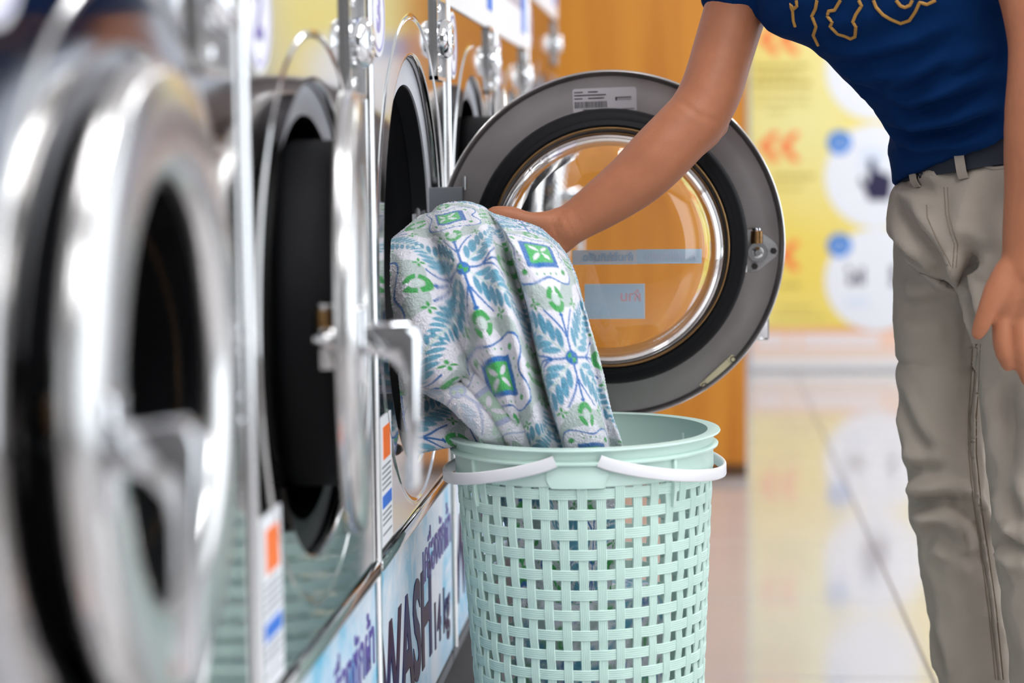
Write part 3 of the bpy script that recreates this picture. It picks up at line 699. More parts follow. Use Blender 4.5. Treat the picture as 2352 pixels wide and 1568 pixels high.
def lin_resample(pts, n):
    pts = np.asarray(pts, float)
    d = np.r_[0, np.cumsum(np.linalg.norm(np.diff(pts, axis=0), axis=1))]; t = np.linspace(0, d[-1], n)
    return np.stack([np.interp(t, d, pts[:, c]) for c in range(3)], 1)

def loft(cols, nu, nv, u0, v0, su=1.0, sv=1.0, wr=0.0, seed=0, crest=None, tuck=(0, 1, 0)):
    """columns of world points -> grid (nu across, nv down); returns verts, faces, u, v on the cloth"""
    C = np.stack([lin_resample(resample(c, 160), 60) for c in cols], 0)       # columns x 60 x 3
    G = resample(C, nu)                                                       # nu x 60 x 3
    G = np.stack([resample(G[i], nv) for i in range(nu)], 0)
    du = np.linalg.norm(np.diff(G, axis=0), axis=2).mean(1); dv = np.linalg.norm(np.diff(G, axis=1), axis=2).mean(0)
    U = np.r_[0, np.cumsum(du)] * su + u0; V = np.r_[0, np.cumsum(dv)] * sv + v0
    uu, vv = np.meshgrid(U, V, indexing='ij')
    if crest is not None:                                                     # measure down from the crest along every column
        sl = np.concatenate([np.zeros((nu, 1)), np.cumsum(np.linalg.norm(np.diff(G, axis=1), axis=2), axis=1)], 1)
        off = np.zeros(nu); ua = np.zeros(nu); r0_, r1_ = int(0.30 * nv), int(0.62 * nv)
        tn = np.gradient(G, axis=1); tn /= np.linalg.norm(tn, axis=2, keepdims=True) + 1e-9
        for i in range(nu - 1):                                               # keep warp and weft square to each other on the hanging front
            D = G[i + 1, r0_:r1_] - G[i, r0_:r1_]; t_ = tn[i, r0_:r1_]; a_ = (D * t_).sum(1)
            off[i + 1] = np.mean(sl[i, r0_:r1_] + off[i] + a_ - sl[i + 1, r0_:r1_]); ua[i + 1] = ua[i] + np.mean(np.linalg.norm(D - t_ * a_[:, None], axis=1))
        vv = sl + off[:, None] + v0; uu = np.repeat((ua * su - tuck[2] * ss(tuck[0], tuck[1], ua) + u0)[:, None], nv, 1)
    if wr:
        tu = np.gradient(G, axis=0); tv = np.gradient(G, axis=1); N = np.cross(tu, tv); N /= np.linalg.norm(N, axis=2, keepdims=True) + 1e-9
        h = np.zeros(uu.shape); r = np.random.default_rng(seed)
        for k_ in range(10):
            fu, fv = r.normal(0, 38), r.normal(0, 13); h += np.sin(fu * uu + fv * vv + r.uniform(0, 6.28) + 1.2 * np.sin(14 * vv + r.uniform(0, 6)))
        G = G + N * (wr * h / 3.2)[:, :, None]
        G = G + N * r.normal(0, 0.0004, uu.shape)[:, :, None]
    idx = np.arange(nu * nv).reshape(nu, nv)
    f = np.stack([idx[:-1, :-1], idx[1:, :-1], idx[1:, 1:], idx[:-1, 1:]], -1).reshape(-1, 4)
    return G.reshape(-1, 3), f, uu.ravel(), vv.ravel()

def cloth_object(name, parts, m, parent=None):
    V = []; F_ = []; Cc = []; k = 0
    for (v, f, u, w), pale in parts:
        V.append(v); F_.append(f + k); Cc.append(fleece_print(u, w) * (1 - pale) + C_WHITE[None, :] * pale); k += len(v)
    V = np.concatenate(V); F_ = np.concatenate(F_); Cc = np.concatenate(Cc)
    me = bpy.data.meshes.new(name); me.vertices.add(len(V)); me.vertices.foreach_set('co', V.ravel())
    me.loops.add(F_.size); me.loops.foreach_set('vertex_index', F_.ravel().astype(np.int32))
    me.polygons.add(len(F_)); me.polygons.foreach_set('loop_start', np.arange(0, F_.size, 4, dtype=np.int32)); me.polygons.foreach_set('use_smooth', np.ones(len(F_), bool))
    me.update(calc_edges=True)
    a = me.color_attributes.new('print', 'FLOAT_COLOR', 'POINT'); a.data.foreach_set('color', np.c_[Cc, np.ones(len(Cc))].astype(np.float32).ravel())
    me.materials.append(m)
    return obj(name, me, parent)

FLEECE = mat('printed_fleece', (0.8, 0.8, 0.8, 1), 0.9, spec=0.1, bump=0.9, bscale=520, attr='print', sheen=0.5)
FLEECE.node_tree.nodes['Principled BSDF'].inputs['Sheen Roughness'].default_value = 0.6
def pc(*rows): return [P(*r) for r in rows]
# fold ridges and hollows of the hanging cloth, each from the crest over the hand down into the basket
cols = [
    [(920, 640, 2.44), (905, 560, 2.40), (898, 552, 2.34), (897, 600, 2.28), (899, 690, 2.262), (910, 760, 2.262), (925, 830, 2.27), (938, 872, 2.285), (950, 900, 2.32)],
    [(950, 610, 2.46), (938, 535, 2.42), (930, 528, 2.36), (928, 590, 2.27), (940, 680, 2.238), (958, 760, 2.232), (985, 830, 2.232), (1008, 880, 2.242), (1020, 905, 2.28)],
    [(985, 590, 2.480), (975, 505, 2.440), (972, 498, 2.380), (982, 575, 2.288), (998, 660, 2.249), (1025, 750, 2.240), (1060, 830, 2.240), (1090, 890, 2.250), (1100, 915, 2.284)],
    [(1015, 570, 2.50), (1008, 490, 2.46), (1008, 479, 2.40), (1030, 550, 2.27), (1056, 630, 2.225), (1088, 725, 2.212), (1122, 820, 2.212), (1150, 905, 2.222), (1172, 985, 2.252), (1180, 1050, 2.285), (1186, 1200, 2.29), (1195, 1400, 2.30)],
    [(1050, 560, 2.520), (1042, 480, 2.470), (1045, 469, 2.410), (1078, 540, 2.277), (1102, 620, 2.235), (1136, 725, 2.222), (1166, 830, 2.220), (1190, 930, 2.229), (1204, 1010, 2.257), (1208, 1060, 2.280), (1215, 1200, 2.300), (1222, 1400, 2.310)],
    [(1085, 560, 2.53), (1078, 480, 2.475), (1080, 468, 2.42), (1118, 540, 2.262), (1142, 615, 2.222), (1172, 715, 2.210), (1197, 820, 2.206), (1222, 930, 2.214), (1243, 1015, 2.240), (1250, 1065, 2.262), (1256, 1200, 2.285), (1262, 1400, 2.30)],
    [(1112, 570, 2.540), (1106, 490, 2.480), (1110, 479, 2.430), (1152, 545, 2.308), (1178, 620, 2.284), (1210, 720, 2.274), (1234, 830, 2.270), (1264, 940, 2.272), (1290, 1024, 2.262), (1294, 1070, 2.278), (1298, 1200, 2.295), (1302, 1400, 2.310)],
    [(1130, 580, 2.545), (1124, 500, 2.48), (1129, 487, 2.43), (1166, 540, 2.252), (1190, 612, 2.226), (1222, 718, 2.216), (1248, 830, 2.212), (1278, 940, 2.217), (1305, 1024, 2.238), (1308, 1070, 2.260), (1310, 1200, 2.285), (1312, 1400, 2.30)],
    [(1175, 600, 2.47), (1172, 528, 2.44), (1180, 504, 2.42), (1222, 556, 2.262), (1253, 640, 2.224), (1284, 742, 2.214), (1311, 850, 2.217), (1337, 950, 2.226), (1360, 1024, 2.248), (1360, 1070, 2.268), (1356, 1200, 2.29), (1350, 1400, 2.30)],
    [(1225, 620, 2.47), (1222, 550, 2.44), (1234, 522, 2.42), (1272, 575, 2.285), (1302, 652, 2.250), (1330, 752, 2.244), (1354, 850, 2.247), (1374, 950, 2.256), (1390, 1024, 2.272), (1388, 1070, 2.290), (1380, 1200, 2.305), (1370, 1400, 2.31)],
    [(1255, 640, 2.480), (1252, 570, 2.450), (1263, 543, 2.430), (1297, 600, 2.312), (1324, 672, 2.276), (1346, 762, 2.269), (1367, 860, 2.270), (1385, 950, 2.278), (1401, 1024, 2.292), (1398, 1070, 2.302), (1390, 1200, 2.315), (1380, 1400, 2.320)],
    [(1278, 650, 2.49), (1275, 590, 2.46), (1284, 562, 2.44), (1314, 618, 2.32), (1338, 690, 2.282), (1361, 772, 2.274), (1384, 860, 2.274), (1405, 950, 2.280), (1429, 1024, 2.292), (1424, 1070, 2.306), (1412, 1200, 2.32), (1400, 1400, 2.33)],
    [(1282, 655, 2.50), (1280, 600, 2.48), (1288, 574, 2.47), (1317, 628, 2.38), (1338, 698, 2.352), (1358, 778, 2.345), (1380, 862, 2.342), (1400, 950, 2.340), (1422, 1024, 2.338), (1416, 1070, 2.342), (1404, 1200, 2.35), (1394, 1400, 2.355)],
    [(1240, 660, 2.52), (1240, 610, 2.51), (1250, 590, 2.50), (1275, 640, 2.44), (1295, 705, 2.42), (1315, 780, 2.41), (1340, 865, 2.40), (1360, 950, 2.395), (1380, 1024, 2.39), (1376, 1070, 2.39), (1366, 1200, 2.39), (1360, 1400, 2.39)],
]
cols = [pc(*c) for c in cols]
main = loft(cols, 430, 560, -0.100, -0.236, su=1.0, tuck=(0.165, 0.215, 0.048), wr=0.0011, seed=3, crest=2)
# rolled hem lying over the rim on the washer side
def roll(path, rad, flat, n, u0, v0, seed, wr=0.0018):
    path = [np.array(p) for p in pc(*path)]; pts = resample(path, n); rr = resample(np.array(rad)[:, None], n)[:, 0]
    cs = []
    tg = np.gradient(pts, axis=0); tg /= np.linalg.norm(tg, axis=1, keepdims=True)
    side = np.cross(tg, np.array([0, -1.0, 0])); side /= np.linalg.norm(side, axis=1, keepdims=True); toc = np.cross(side, tg)
    k = 29
    for a in np.linspace(-0.5 * PI, 1.5 * PI, k): cs.append(pts + side * (rr * math.cos(a))[:, None] + toc * (rr * flat * math.sin(a))[:, None])
    return loft(cs, 150, 260, u0, v0, wr=wr, seed=seed)
hem = roll([(930, 866, 2.31), (985, 886, 2.28), (1040, 905, 2.262), (1088, 936, 2.255), (1128, 968, 2.262), (1152, 1000, 2.278), (1165, 1045, 2.300), (1172, 1120, 2.32)], [0.008, 0.010, 0.015, 0.021, 0.024, 0.023, 0.019, 0.015], 0.8, 80, 0.075, 0.045, 5)
hem2 = roll([(1060, 850, 2.26), (1120, 912, 2.245), (1165, 960, 2.245), (1188, 1005, 2.255), (1198, 1050, 2.275), (1202, 1130, 2.30)], [0.006, 0.013, 0.017, 0.017, 0.015, 0.013], 0.8, 80, 0.10, 0.205, 6)
# part of the cloth sagging out of the port below the hem
under = loft([pc(*c) for c in (
    [(915, 850, 2.36), (922, 920, 2.31), (930, 980, 2.29), (944, 1030, 2.295), (952, 1046, 2.31), (948, 1030, 2.34)],
    [(950, 870, 2.38), (960, 925, 2.345), (965, 975, 2.315), (975, 1015, 2.305), (985, 1034, 2.315), (975, 1015, 2.35)],
    [(985, 880, 2.38), (1000, 930, 2.35), (1005, 965, 2.325), (1010, 1000, 2.312), (1025, 1026, 2.32), (1010, 1000, 2.36)],
    [(1020, 890, 2.37), (1040, 940, 2.345), (1050, 980, 2.32), (1050, 1010, 2.31), (1056, 1022, 2.32), (1045, 1000, 2.36)],
    [(1060, 900, 2.35), (1085, 950, 2.32), (1095, 990, 2.305), (1100, 1012, 2.30), (1105, 1030, 2.31), (1095, 1010, 2.35)])], 150, 150, 0.13, 0.30, wr=0.0028, seed=9)
bl = cloth_object('fleece_blanket', [(main, 0), (hem, 0.62), (hem2, 0.55), (under, 0)]      # the rolled hem shows the paler reverse side
                  , FLEECE)
tag(bl, 'white fleece blanket printed with blue and green flowers pulled from washer into basket', 'blanket')

# laundry already lying in the basket: a loose heap of similar cloth
def heap(z0, z1, r, seed):
    g = np.random.default_rng(seed); n, m = 120, 90; vs = np.zeros((n, m, 3))
    a = np.linspace(0, 2 * PI, n)[:, None]; t = np.linspace(0, 1, m)[None, :]
    rad = np.minimum(1, (1 - t) * 3.2) ** 0.5 * np.ones_like(a); z = z0 + (z1 - z0) * np.minimum(1, t * 1.35) - 0.03 * np.clip(t - 0.74, 0, 1)
    bump = sum(np.sin(k_ * a + g.uniform(0, 6) + f_ * t) * 0.10 / k_ ** 0.6 for k_, f_ in ((2, 5), (3, 9), (5, 14), (7, 22), (11, 30)))
    rr = rad * (r * (0.86 + 0.30 * bump * 0.5) * (0.88 + 0.12 * t))
    vs[:, :, 0] = rr * np.cos(a); vs[:, :, 1] = rr * np.sin(a); vs[:, :, 2] = z + 0.02 * bump * t
    idx = np.arange(n * m).reshape(n, m)
    f = np.stack([idx[:-1, :-1], idx[1:, :-1], idx[1:, 1:], idx[:-1, 1:]], -1).reshape(-1, 4)
    return vs.reshape(-1, 3) + np.array([BX, BY, 0]), f, (a * r + 0 * t).ravel() + 0.03, (0 * a + t * 0.5).ravel()
hp_ = cloth_object('laundry_heap', [(heap(0.02, BZ - 0.19, 0.112, 4), 0)], FLEECE)
tag(hp_, 'crumpled printed laundry already lying inside the mint basket', 'laundry')

# ------------------------------------------------------------------ person
from mathutils.bvhtree import BVHTree
SKIN = mat('tan_skin', srgb(168, 107, 76), 0.48, spec=0.35, var=0.15, vscale=40, bump=0.16, bscale=420, sss=0.10)
NAVY = mat('navy_cotton', srgb(7, 39, 82), 0.9, spec=0.08, bump=0.15, bscale=900)
KHAKI = mat('khaki_twill', srgb(160, 149, 137), 0.85, spec=0.15, var=0.06, vscale=14, bump=0.25, bscale=900)
STITCH = mat('khaki_stitching', srgb(134, 120, 104), 0.9)
GOLD = mat('gold_shirt_print', srgb(168, 122, 52), 0.6)
BELT = mat('dark_navy_belt', srgb(26, 30, 44), 0.7)
HAIR = mat('black_hair', (0.012, 0.010, 0.009, 1), 0.5)
SHOE = mat('brown_shoe', srgb(70, 52, 40), 0.6)
EYE = mat('eye_white', srgb(232, 228, 222), 0.25)
LIP = mat('lip_skin', srgb(150, 82, 72), 0.45)

def limb(mb, pts, n=20, sub=6, flat=1.0, up=(0, 0, 1)):
    """smooth tapered limb through (point, radius); rounded ends"""
    A = np.array([list(p) + [r] for p, r in pts]); B = resample(A, (len(A) - 1) * sub + 1)
    t0 = B[0, :3] - B[1, :3]; t0 /= np.linalg.norm(t0); t1 = B[-1, :3] - B[-2, :3]; t1 /= np.linalg.norm(t1)
    r0, r1 = B[0, 3], B[-1, 3]
    head = [np.r_[B[0, :3] + t0 * r0 * math.sin(a), r0 * math.cos(a)] for a in (1.45, 1.1, 0.7, 0.35)]
    tail = [np.r_[B[-1, :3] + t1 * r1 * math.sin(a), r1 * math.cos(a)] for a in (0.35, 0.7, 1.1, 1.45)]
    B = np.array(head + list(B) + tail)
    mb.tube([Vector(b[:3]) for b in B], [max(b[3], 1e-4) for b in B], n, True, flat, up)

def sections(mb, secs, n=40, sub=5):
    """trunk through oval sections: (centre, right axis, front axis, half width, half depth)"""
    A = np.array([list(c) + list(r) + list(f) + [a, b] for c, r, f, a, b in secs]); B = resample(A, (len(A) - 1) * sub + 1)
    vs = []
    for q in B:
        c, r, f, a, b = Vector(q[:3]), Vector(q[3:6]).normalized(), Vector(q[6:9]).normalized(), q[9], q[10]
        for i in range(n):
            w = 2 * PI * i / n; cw, sw = math.cos(w), math.sin(w)
            e = 0.88
            vs.append(c + r * (a * math.copysign(abs(cw) ** e, cw)) + f * (b * math.copysign(abs(sw) ** e, sw)))
    m = len(B)
    fs = [(i * n + q, i * n + (q + 1) % n, (i + 1) * n + (q + 1) % n, (i + 1) * n + q) for i in range(m - 1) for q in range(n)]
    fs += [tuple(range(n - 1, -1, -1)), tuple((m - 1) * n + q for q in range(n))]
    mb.add(vs, fs)

def fuse(name, mb, voxel, m, smooth=4, parent=None):
    """weld overlapping volumes into one continuous skin"""
    me = bpy.data.meshes.new(name); me.from_pydata(mb.v, [], mb.f)
    bm = bmesh.new(); bm.from_mesh(me); bmesh.ops.recalc_face_normals(bm, faces=bm.faces[:]); bm.to_mesh(me); bm.free()
    o = obj(name, me); md = o.modifiers.new('r', 'REMESH'); md.mode = 'VOXEL'; md.voxel_size = voxel; md.use_smooth_shade = True
    sm = o.modifiers.new('s', 'SMOOTH'); sm.factor = 0.5; sm.iterations = smooth
    dg = bpy.context.evaluated_depsgraph_get(); new = bpy.data.meshes.new_from_object(o.evaluated_get(dg)); new.name = name
    o.modifiers.clear(); o.data = new; bpy.data.meshes.remove(me)
    new.materials.clear(); new.materials.append(m)
    new.polygons.foreach_set('use_smooth', np.ones(len(new.polygons), bool))
    if parent is not None: o.parent = parent
    return o

def coords(me): a = np.zeros(len(me.vertices) * 3); me.vertices.foreach_get('co', a); return a.reshape(-1, 3)
def normals(me): a = np.zeros(len(me.vertices) * 3); me.vertices.foreach_get('normal', a); return a.reshape(-1, 3)
def setco(me, a): me.vertices.foreach_set('co', a.ravel()); me.update()
def bvh(o): return BVHTree.FromPolygons([v.co for v in o.data.vertices], [p.vertices[:] for p in o.data.polygons])
def on_surface(tree, px, py):
    d = (P(px, py, 2.5) - CAM).normalized(); h = tree.ray_cast(CAM, d)
    return h
def surf_line(tree, pts, lift=0.0006, step=10):
    """polyline draped on the body surface"""
    out = []
    for a, b in zip(pts[:-1], pts[1:]):
        n = max(1, int(math.hypot(b[0] - a[0], b[1] - a[1]) / step))
        for i in range(n):
            h = on_surface(tree, a[0] + (b[0] - a[0]) * i / n, a[1] + (b[1] - a[1]) * i / n)
            if h[0] is not None: out.append(h[0] + h[1] * lift)
    h = on_surface(tree, *pts[-1])
    if h[0] is not None: out.append(h[0] + h[1] * lift)
    return out
def crease(V, N, tree, pts, depth, width, ridge=0.6):
    """press a fold line into cloth, with soft shoulders"""
    L = np.array([list(p) for p in surf_line(tree, pts, 0, 6)])
    if len(L) < 2: return V
    lo, hi = L.min(0) - 4 * width, L.max(0) + 4 * width
    idx = np.where(np.all((V > lo) & (V < hi), axis=1))[0]
    if not len(idx): return V
    d2 = ((V[idx][:, None, :] - L[None, :, :]) ** 2).sum(2); k = d2.argmin(1); d = np.sqrt(d2.min(1))
    t = k / (len(L) - 1); taper = np.clip(4 * np.minimum(t + 0.06, 1 - t + 0.06), 0, 1)
    h = -depth * np.exp(-(d / width) ** 2) + ridge * depth * np.exp(-((d - 1.8 * width) / width) ** 2)
    V[idx] += N[idx] * (h * taper)[:, None]
    return V
def wrinkle(V, N, amp, scale, seed, mask=None):
    h = np.array([noise.fractal(Vector((p[0] * scale[0] + seed, p[1] * scale[1], p[2] * scale[2])), 0.6, 2.2, 3) for p in V])
    h = -np.abs(h) + 0.25
    return V + N * (amp * h * (1 if mask is None else mask))[:, None]

person = tag(empty('person', (P(2290, 700, 2.48).x, 2.48, 0)), 'person in navy t-shirt and khaki trousers bending to lift the blanket', 'person')
PO = Vector(person.location)
def own(o): o.parent = person; o.matrix_parent_inverse = Matrix.Translation(-PO); return o

# trunk axes
def axes(c0, c1, r):
    s = (c1 - c0).normalized(); r = Vector(r).normalized(); r = (r - s * r.dot(s)).normalized(); f = r.cross(s)
    return r, (f if f.y < 0 else -f)
SP = [((2292, 350, 2.49), (-0.78, 0.53, -0.33), 0.126, 0.100), ((2284, 285, 2.487), (-0.79, 0.54, -0.26), 0.126, 0.098), ((2258, 222, 2.478), (-0.76, 0.52, -0.34), 0.113, 0.097),
      ((2222, 145, 2.468), (-0.73, 0.50, -0.42), 0.115, 0.100), ((2165, 48, 2.455), (-0.70, 0.48, -0.50), 0.124, 0.104), ((2092, -56, 2.44), (-0.69, 0.48, -0.52), 0.142, 0.104),
      ((2015, -150, 2.43), (-0.69, 0.48, -0.52), 0.172, 0.095), ((1968, -212, 2.42), (-0.69, 0.48, -0.50), 0.135, 0.075), ((1940, -250, 2.41), (-0.69, 0.48, -0.48), 0.066, 0.060)]
cen = [P(*s[0]) for s in SP]
def trunk(grow):
    out = []
    for i, s in enumerate(SP):
        r, f = axes(cen[max(i - 1, 0)], cen[min(i + 1, len(cen) - 1)], s[1]); 
        if i == 0: r = Vector(s[1]).normalized(); f = Vector((-0.56, -0.82, -0.02)).normalized()      # hem hangs aslant
        out.append((cen[i], r, f, s[2] + grow, s[3] + grow))
    return out

# --- body: one continuous skin
B = MB()
sections(B, trunk(-0.016))
def pr(*rows): return [(P(a, b, c), r) for a, b, c, r in rows]
R_ARM = pr((1790, -175, 2.53, 0.050), (1742, -95, 2.53, 0.047), (1700, -5, 2.52, 0.0405), (1659, 125, 2.50, 0.0385), (1634, 205, 2.485, 0.0385), (1604, 262, 2.475, 0.0385), (1566, 304, 2.465, 0.0385),
           (1512, 360, 2.455, 0.0388), (1458, 412, 2.45, 0.0362), (1388, 464, 2.445, 0.0312), (1330, 503, 2.442, 0.0262), (1302, 520, 2.440, 0.0252))
limb(B, R_ARM)
limb(B, pr((1640, 262, 2.485, 0.026), (1648, 290, 2.482, 0.014)))
limb(B, pr((1620, 300, 2.478, 0.022), (1560, 345, 2.462, 0.024)))
# right hand: palm, thumb over the cloth, four curled fingers under it
limb(B, pr((1312, 512, 2.442, 0.0225), (1282, 528, 2.442, 0.0235), (1245, 538, 2.445, 0.0205), (1212, 540, 2.45, 0.0165)), flat=1.0)
limb(B, pr((1300, 545, 2.440, 0.0165), (1268, 562, 2.442, 0.0185), (1235, 566, 2.447, 0.0155)))
limb(B, pr((1290, 505, 2.438, 0.0165), (1255, 512, 2.432, 0.0150), (1212, 507, 2.428, 0.0115), (1180, 495, 2.426, 0.0108), (1150, 490, 2.424, 0.0098), (1132, 488, 2.423, 0.0078)))
for k, (a, b) in enumerate(((520, 0.0), (535, 0.012), (552, 0.022), (568, 0.030))):
    limb(B, pr((1222, a + 6, 2.452 + b * 0.6, 0.0096), (1180, a + 2, 2.455 + b, 0.0092), (1140 + 5 * k, a + 16, 2.452 + b, 0.0086), (1118 + 8 * k, a + 44, 2.450 + b, 0.0076)))
# left arm and hand
limb(B, pr((2215, -215, 2.36, 0.052), (2300, -165, 2.34, 0.050), (2372, -60, 2.31, 0.0455), (2403, 70, 2.285, 0.0435), (2402, 160, 2.272, 0.0415), (2396, 250, 2.268, 0.0420), (2390, 350, 2.268, 0.0405),
           (2381, 440, 2.268, 0.0360), (2368, 520, 2.268, 0.0315), (2358, 580, 2.268, 0.0275), (2352, 615, 2.268, 0.0265)))
limb(B, pr((2352, 600, 2.270, 0.0255), (2346, 650, 2.272, 0.0240), (2342, 700, 2.274, 0.0195), (2338, 725, 2.275, 0.0140)))
limb(B, pr((2335, 615, 2.266, 0.0200), (2318, 660, 2.266, 0.0200), (2308, 705, 2.268, 0.0160), (2303, 730, 2.27, 0.0115)))
limb(B, pr((2370, 610, 2.274, 0.0200), (2385, 660, 2.278, 0.0195), (2392, 700, 2.28, 0.0160), (2396, 722, 2.28, 0.0115)))
limb(B, pr((2318, 622, 2.262, 0.0165), (2290, 668, 2.256, 0.0150), (2268, 712, 2.252, 0.0112), (2254, 748, 2.252, 0.0098), (2246, 766, 2.252, 0.0078)))
limb(B, pr((2303, 712, 2.268, 0.0115), (2297, 762, 2.264, 0.0100), (2303, 806, 2.268, 0.0094), (2315, 838, 2.274, 0.0078)))
limb(B, pr((2340, 722, 2.272, 0.0118), (2343, 784, 2.268, 0.0104), (2350, 834, 2.272, 0.0096), (2360, 872, 2.278, 0.0080)))
limb(B, pr((2372, 720, 2.277, 0.0112), (2382, 776, 2.274, 0.0098), (2390, 822, 2.278, 0.0090), (2398, 856, 2.284, 0.0076)))
limb(B, pr((2400, 705, 2.281, 0.0098), (2416, 748, 2.281, 0.0086), (2424, 784, 2.285, 0.0080), (2430, 810, 2.29, 0.0066)))
# neck and head, looking down at the cloth
limb(B, pr((1975, -205, 2.42, 0.060), (1932, -262, 2.405, 0.055), (1895, -320, 2.40, 0.055)))
HC = P(1850, -395, 2.395)
hd_f = (P(1500, -120, 2.30) - HC).normalized(); hd_r = hd_f.cross(Vector((0, 0, 1))).normalized(); hd_u = hd_r.cross(hd_f).normalized()
def hp3(r, f, u): return HC + hd_r * r + hd_f * f + hd_u * u
limb(B, [(hp3(0, -0.018, 0.03), 0.086), (hp3(0, 0.0, 0.0), 0.082), (hp3(0, 0.028, -0.05), 0.062), (hp3(0, 0.045, -0.085), 0.040)], n=28)
limb(B, [(hp3(0, 0.078, 0.016), 0.007), (hp3(0, 0.086, -0.010), 0.0085), (hp3(0, 0.089, -0.022), 0.0105)])
for s in (-1, 1): limb(B, [(hp3(s * 0.009, 0.084, -0.024), 0.007), (hp3(s * 0.012, 0.080, -0.024), 0.006)])
limb(B, [(hp3(-0.018, 0.073, -0.052), 0.012), (hp3(0.018, 0.073, -0.052), 0.012)])
limb(B, [(hp3(0, 0.066, -0.088), 0.018), (hp3(0, 0.070, -0.090), 0.016)])
for s in (-1, 1):
    limb(B, [(hp3(s * 0.045, 0.062, 0.020), 0.009), (hp3(s * 0.028, 0.073, 0.022), 0.010), (hp3(s * 0.012, 0.077, 0.018), 0.009)])
    limb(B, [(hp3(s * 0.044, 0.062, 0.010), 0.0065), (hp3(s * 0.031, 0.071, 0.012), 0.0070), (hp3(s * 0.020, 0.072, 0.010), 0.0055)])
    limb(B, [(hp3(s * 0.046, 0.052, -0.020), 0.018), (hp3(s * 0.036, 0.058, -0.035), 0.018)])
for s in (-1, 1):
    limb(B, [(hp3(s * 0.080, -0.012, 0.018), 0.012), (hp3(s * 0.082, -0.008, -0.012), 0.011), (hp3(s * 0.078, 0.0, -0.034), 0.007)])
# legs under the trousers
LR = [(2212, 470, 2.52, 0.080), (2180, 580, 2.535, 0.0685), (2166, 700, 2.545, 0.0605), (2162, 820, 2.55, 0.0570), (2166, 920, 2.548, 0.0552), (2172, 1040, 2.545, 0.0535), (2183, 1150, 2.540, 0.0510), (2200, 1280, 2.545, 0.0490), (2220, 1400, 2.552, 0.0480), (2245, 1568, 2.562, 0.0490), (2268, 1720, 2.57, 0.0500), (2290, 1940, 2.58, 0.0520)]
LL = [(2362, 470, 2.45, 0.082), (2375, 580, 2.44, 0.074), (2362, 700, 2.43, 0.068), (2368, 820, 2.425, 0.0640), (2370, 920, 2.42, 0.0600), (2374, 1040, 2.415, 0.0570), (2381, 1150, 2.41, 0.0545), (2391, 1280, 2.415, 0.0530), (2404, 1400, 2.42, 0.0520), (2421, 1568, 2.43, 0.0520), (2436, 1720, 2.44, 0.0530), (2456, 2010, 2.45, 0.0540)]
for L in (LR, LL): limb(B, [(P(a, b, c), r - 0.026) for a, b, c, r in L])
body = own(fuse('body', B, 0.0032, SKIN, 5))
V = coords(body.data); N = normals(body.data)
tr = bvh(body)
for pts, dp, w in (([(1262, 482), (1268, 510), (1282, 545)], 0.0011, 0.0016), ([(1272, 478), (1280, 505), (1296, 540)], 0.0010, 0.0016), ([(1284, 472), (1300, 505), (1322, 548)], 0.0010, 0.0018), ([(1300, 462), (1328, 500), (1345, 535)], 0.0007, 0.0018),
                   ([(1196, 490), (1192, 512)], 0.0009, 0.0014), ([(1205, 492), (1200, 514)], 0.0008, 0.0014), ([(1216, 494), (1208, 518)], 0.0007, 0.0014),
                   ([(1560, 230), (1600, 262), (1650, 280)], 0.0010, 0.004)):
    V = crease(V, N, tr, pts, dp, w, 0.5)
setco(body.data, V)
# eyes, lips, hair
for s in (-1, 1):
    e = MB(); limb(e, [(hp3(s * 0.031, 0.0655, 0.004), 0.0115), (hp3(s * 0.031, 0.0660, 0.0035), 0.0115)], n=14); own(e.build('eye', EYE))
    e = MB(); limb(e, [(hp3(s * 0.031, 0.0745, 0.001), 0.0042), (hp3(s * 0.031, 0.0750, 0.001), 0.0042)], n=12); own(e.build('iris', HAIR))
e = MB(); limb(e, [(hp3(-0.024, 0.078, -0.055), 0.004), (hp3(0, 0.086, -0.056), 0.0068), (hp3(0.024, 0.078, -0.055), 0.004)], n=12); own(e.build('mouth', LIP))
Hh = MB(); limb(Hh, [(hp3(0, -0.032, 0.045), 0.088), (hp3(0, -0.040, 0.005), 0.080), (hp3(0, -0.045, -0.035), 0.062)], n=28); limb(Hh, [(hp3(-0.03, 0.03, 0.085), 0.04), (hp3(0.03, 0.03, 0.085), 0.04)])
own(fuse('hair', Hh, 0.006, HAIR, 3))

# --- t-shirt
Sh = MB(); sections(Sh, trunk(0.008)[0:9])
limb(Sh, pr((1830, -205, 2.525, 0.062), (1765, -140, 2.53, 0.060), (1712, -62, 2.525, 0.0540), (1697, -28, 2.52, 0.0505)), n=28)
limb(Sh, pr((2150, -235, 2.37, 0.070), (2280, -180, 2.34, 0.066), (2352, -100, 2.32, 0.060)), n=28)
r0, f0 = trunk(0)[1][1], trunk(0)[1][2]
shirt = own(fuse('t_shirt', Sh, 0.005, NAVY, 4))
V = coords(shirt.data); N = normals(shirt.data); tr = bvh(shirt)
for pts, dp, w in (([(2052, 300), (2110, 312), (2200, 300), (2300, 262)], 0.0075, 0.009), ([(2030, 262), (2100, 258), (2190, 238), (2290, 190)], 0.006, 0.010), ([(2000, 225), (2050, 232), (2110, 205), (2200, 150)], 0.0055, 0.010),
                   ([(1945, 190), (2000, 205), (2060, 190)], 0.004, 0.009), ([(2075, 342), (2150, 338), (2290, 300)], 0.003, 0.007), ([(1905, 135), (1960, 150), (2080, 130), (2200, 90)], 0.0035, 0.011), ([(2130, 240), (2200, 190), (2290, 120)], 0.0045, 0.009), ([(1880, 100), (1990, 90), (2120, 40)], 0.003, 0.012)):
    V = crease(V, N, tr, pts, dp * 1.5, w, 0.75)
V = wrinkle(V, N, 0.0035, (9, 9, 16), 3.1)
setco(shirt.data, V); tr = bvh(shirt)
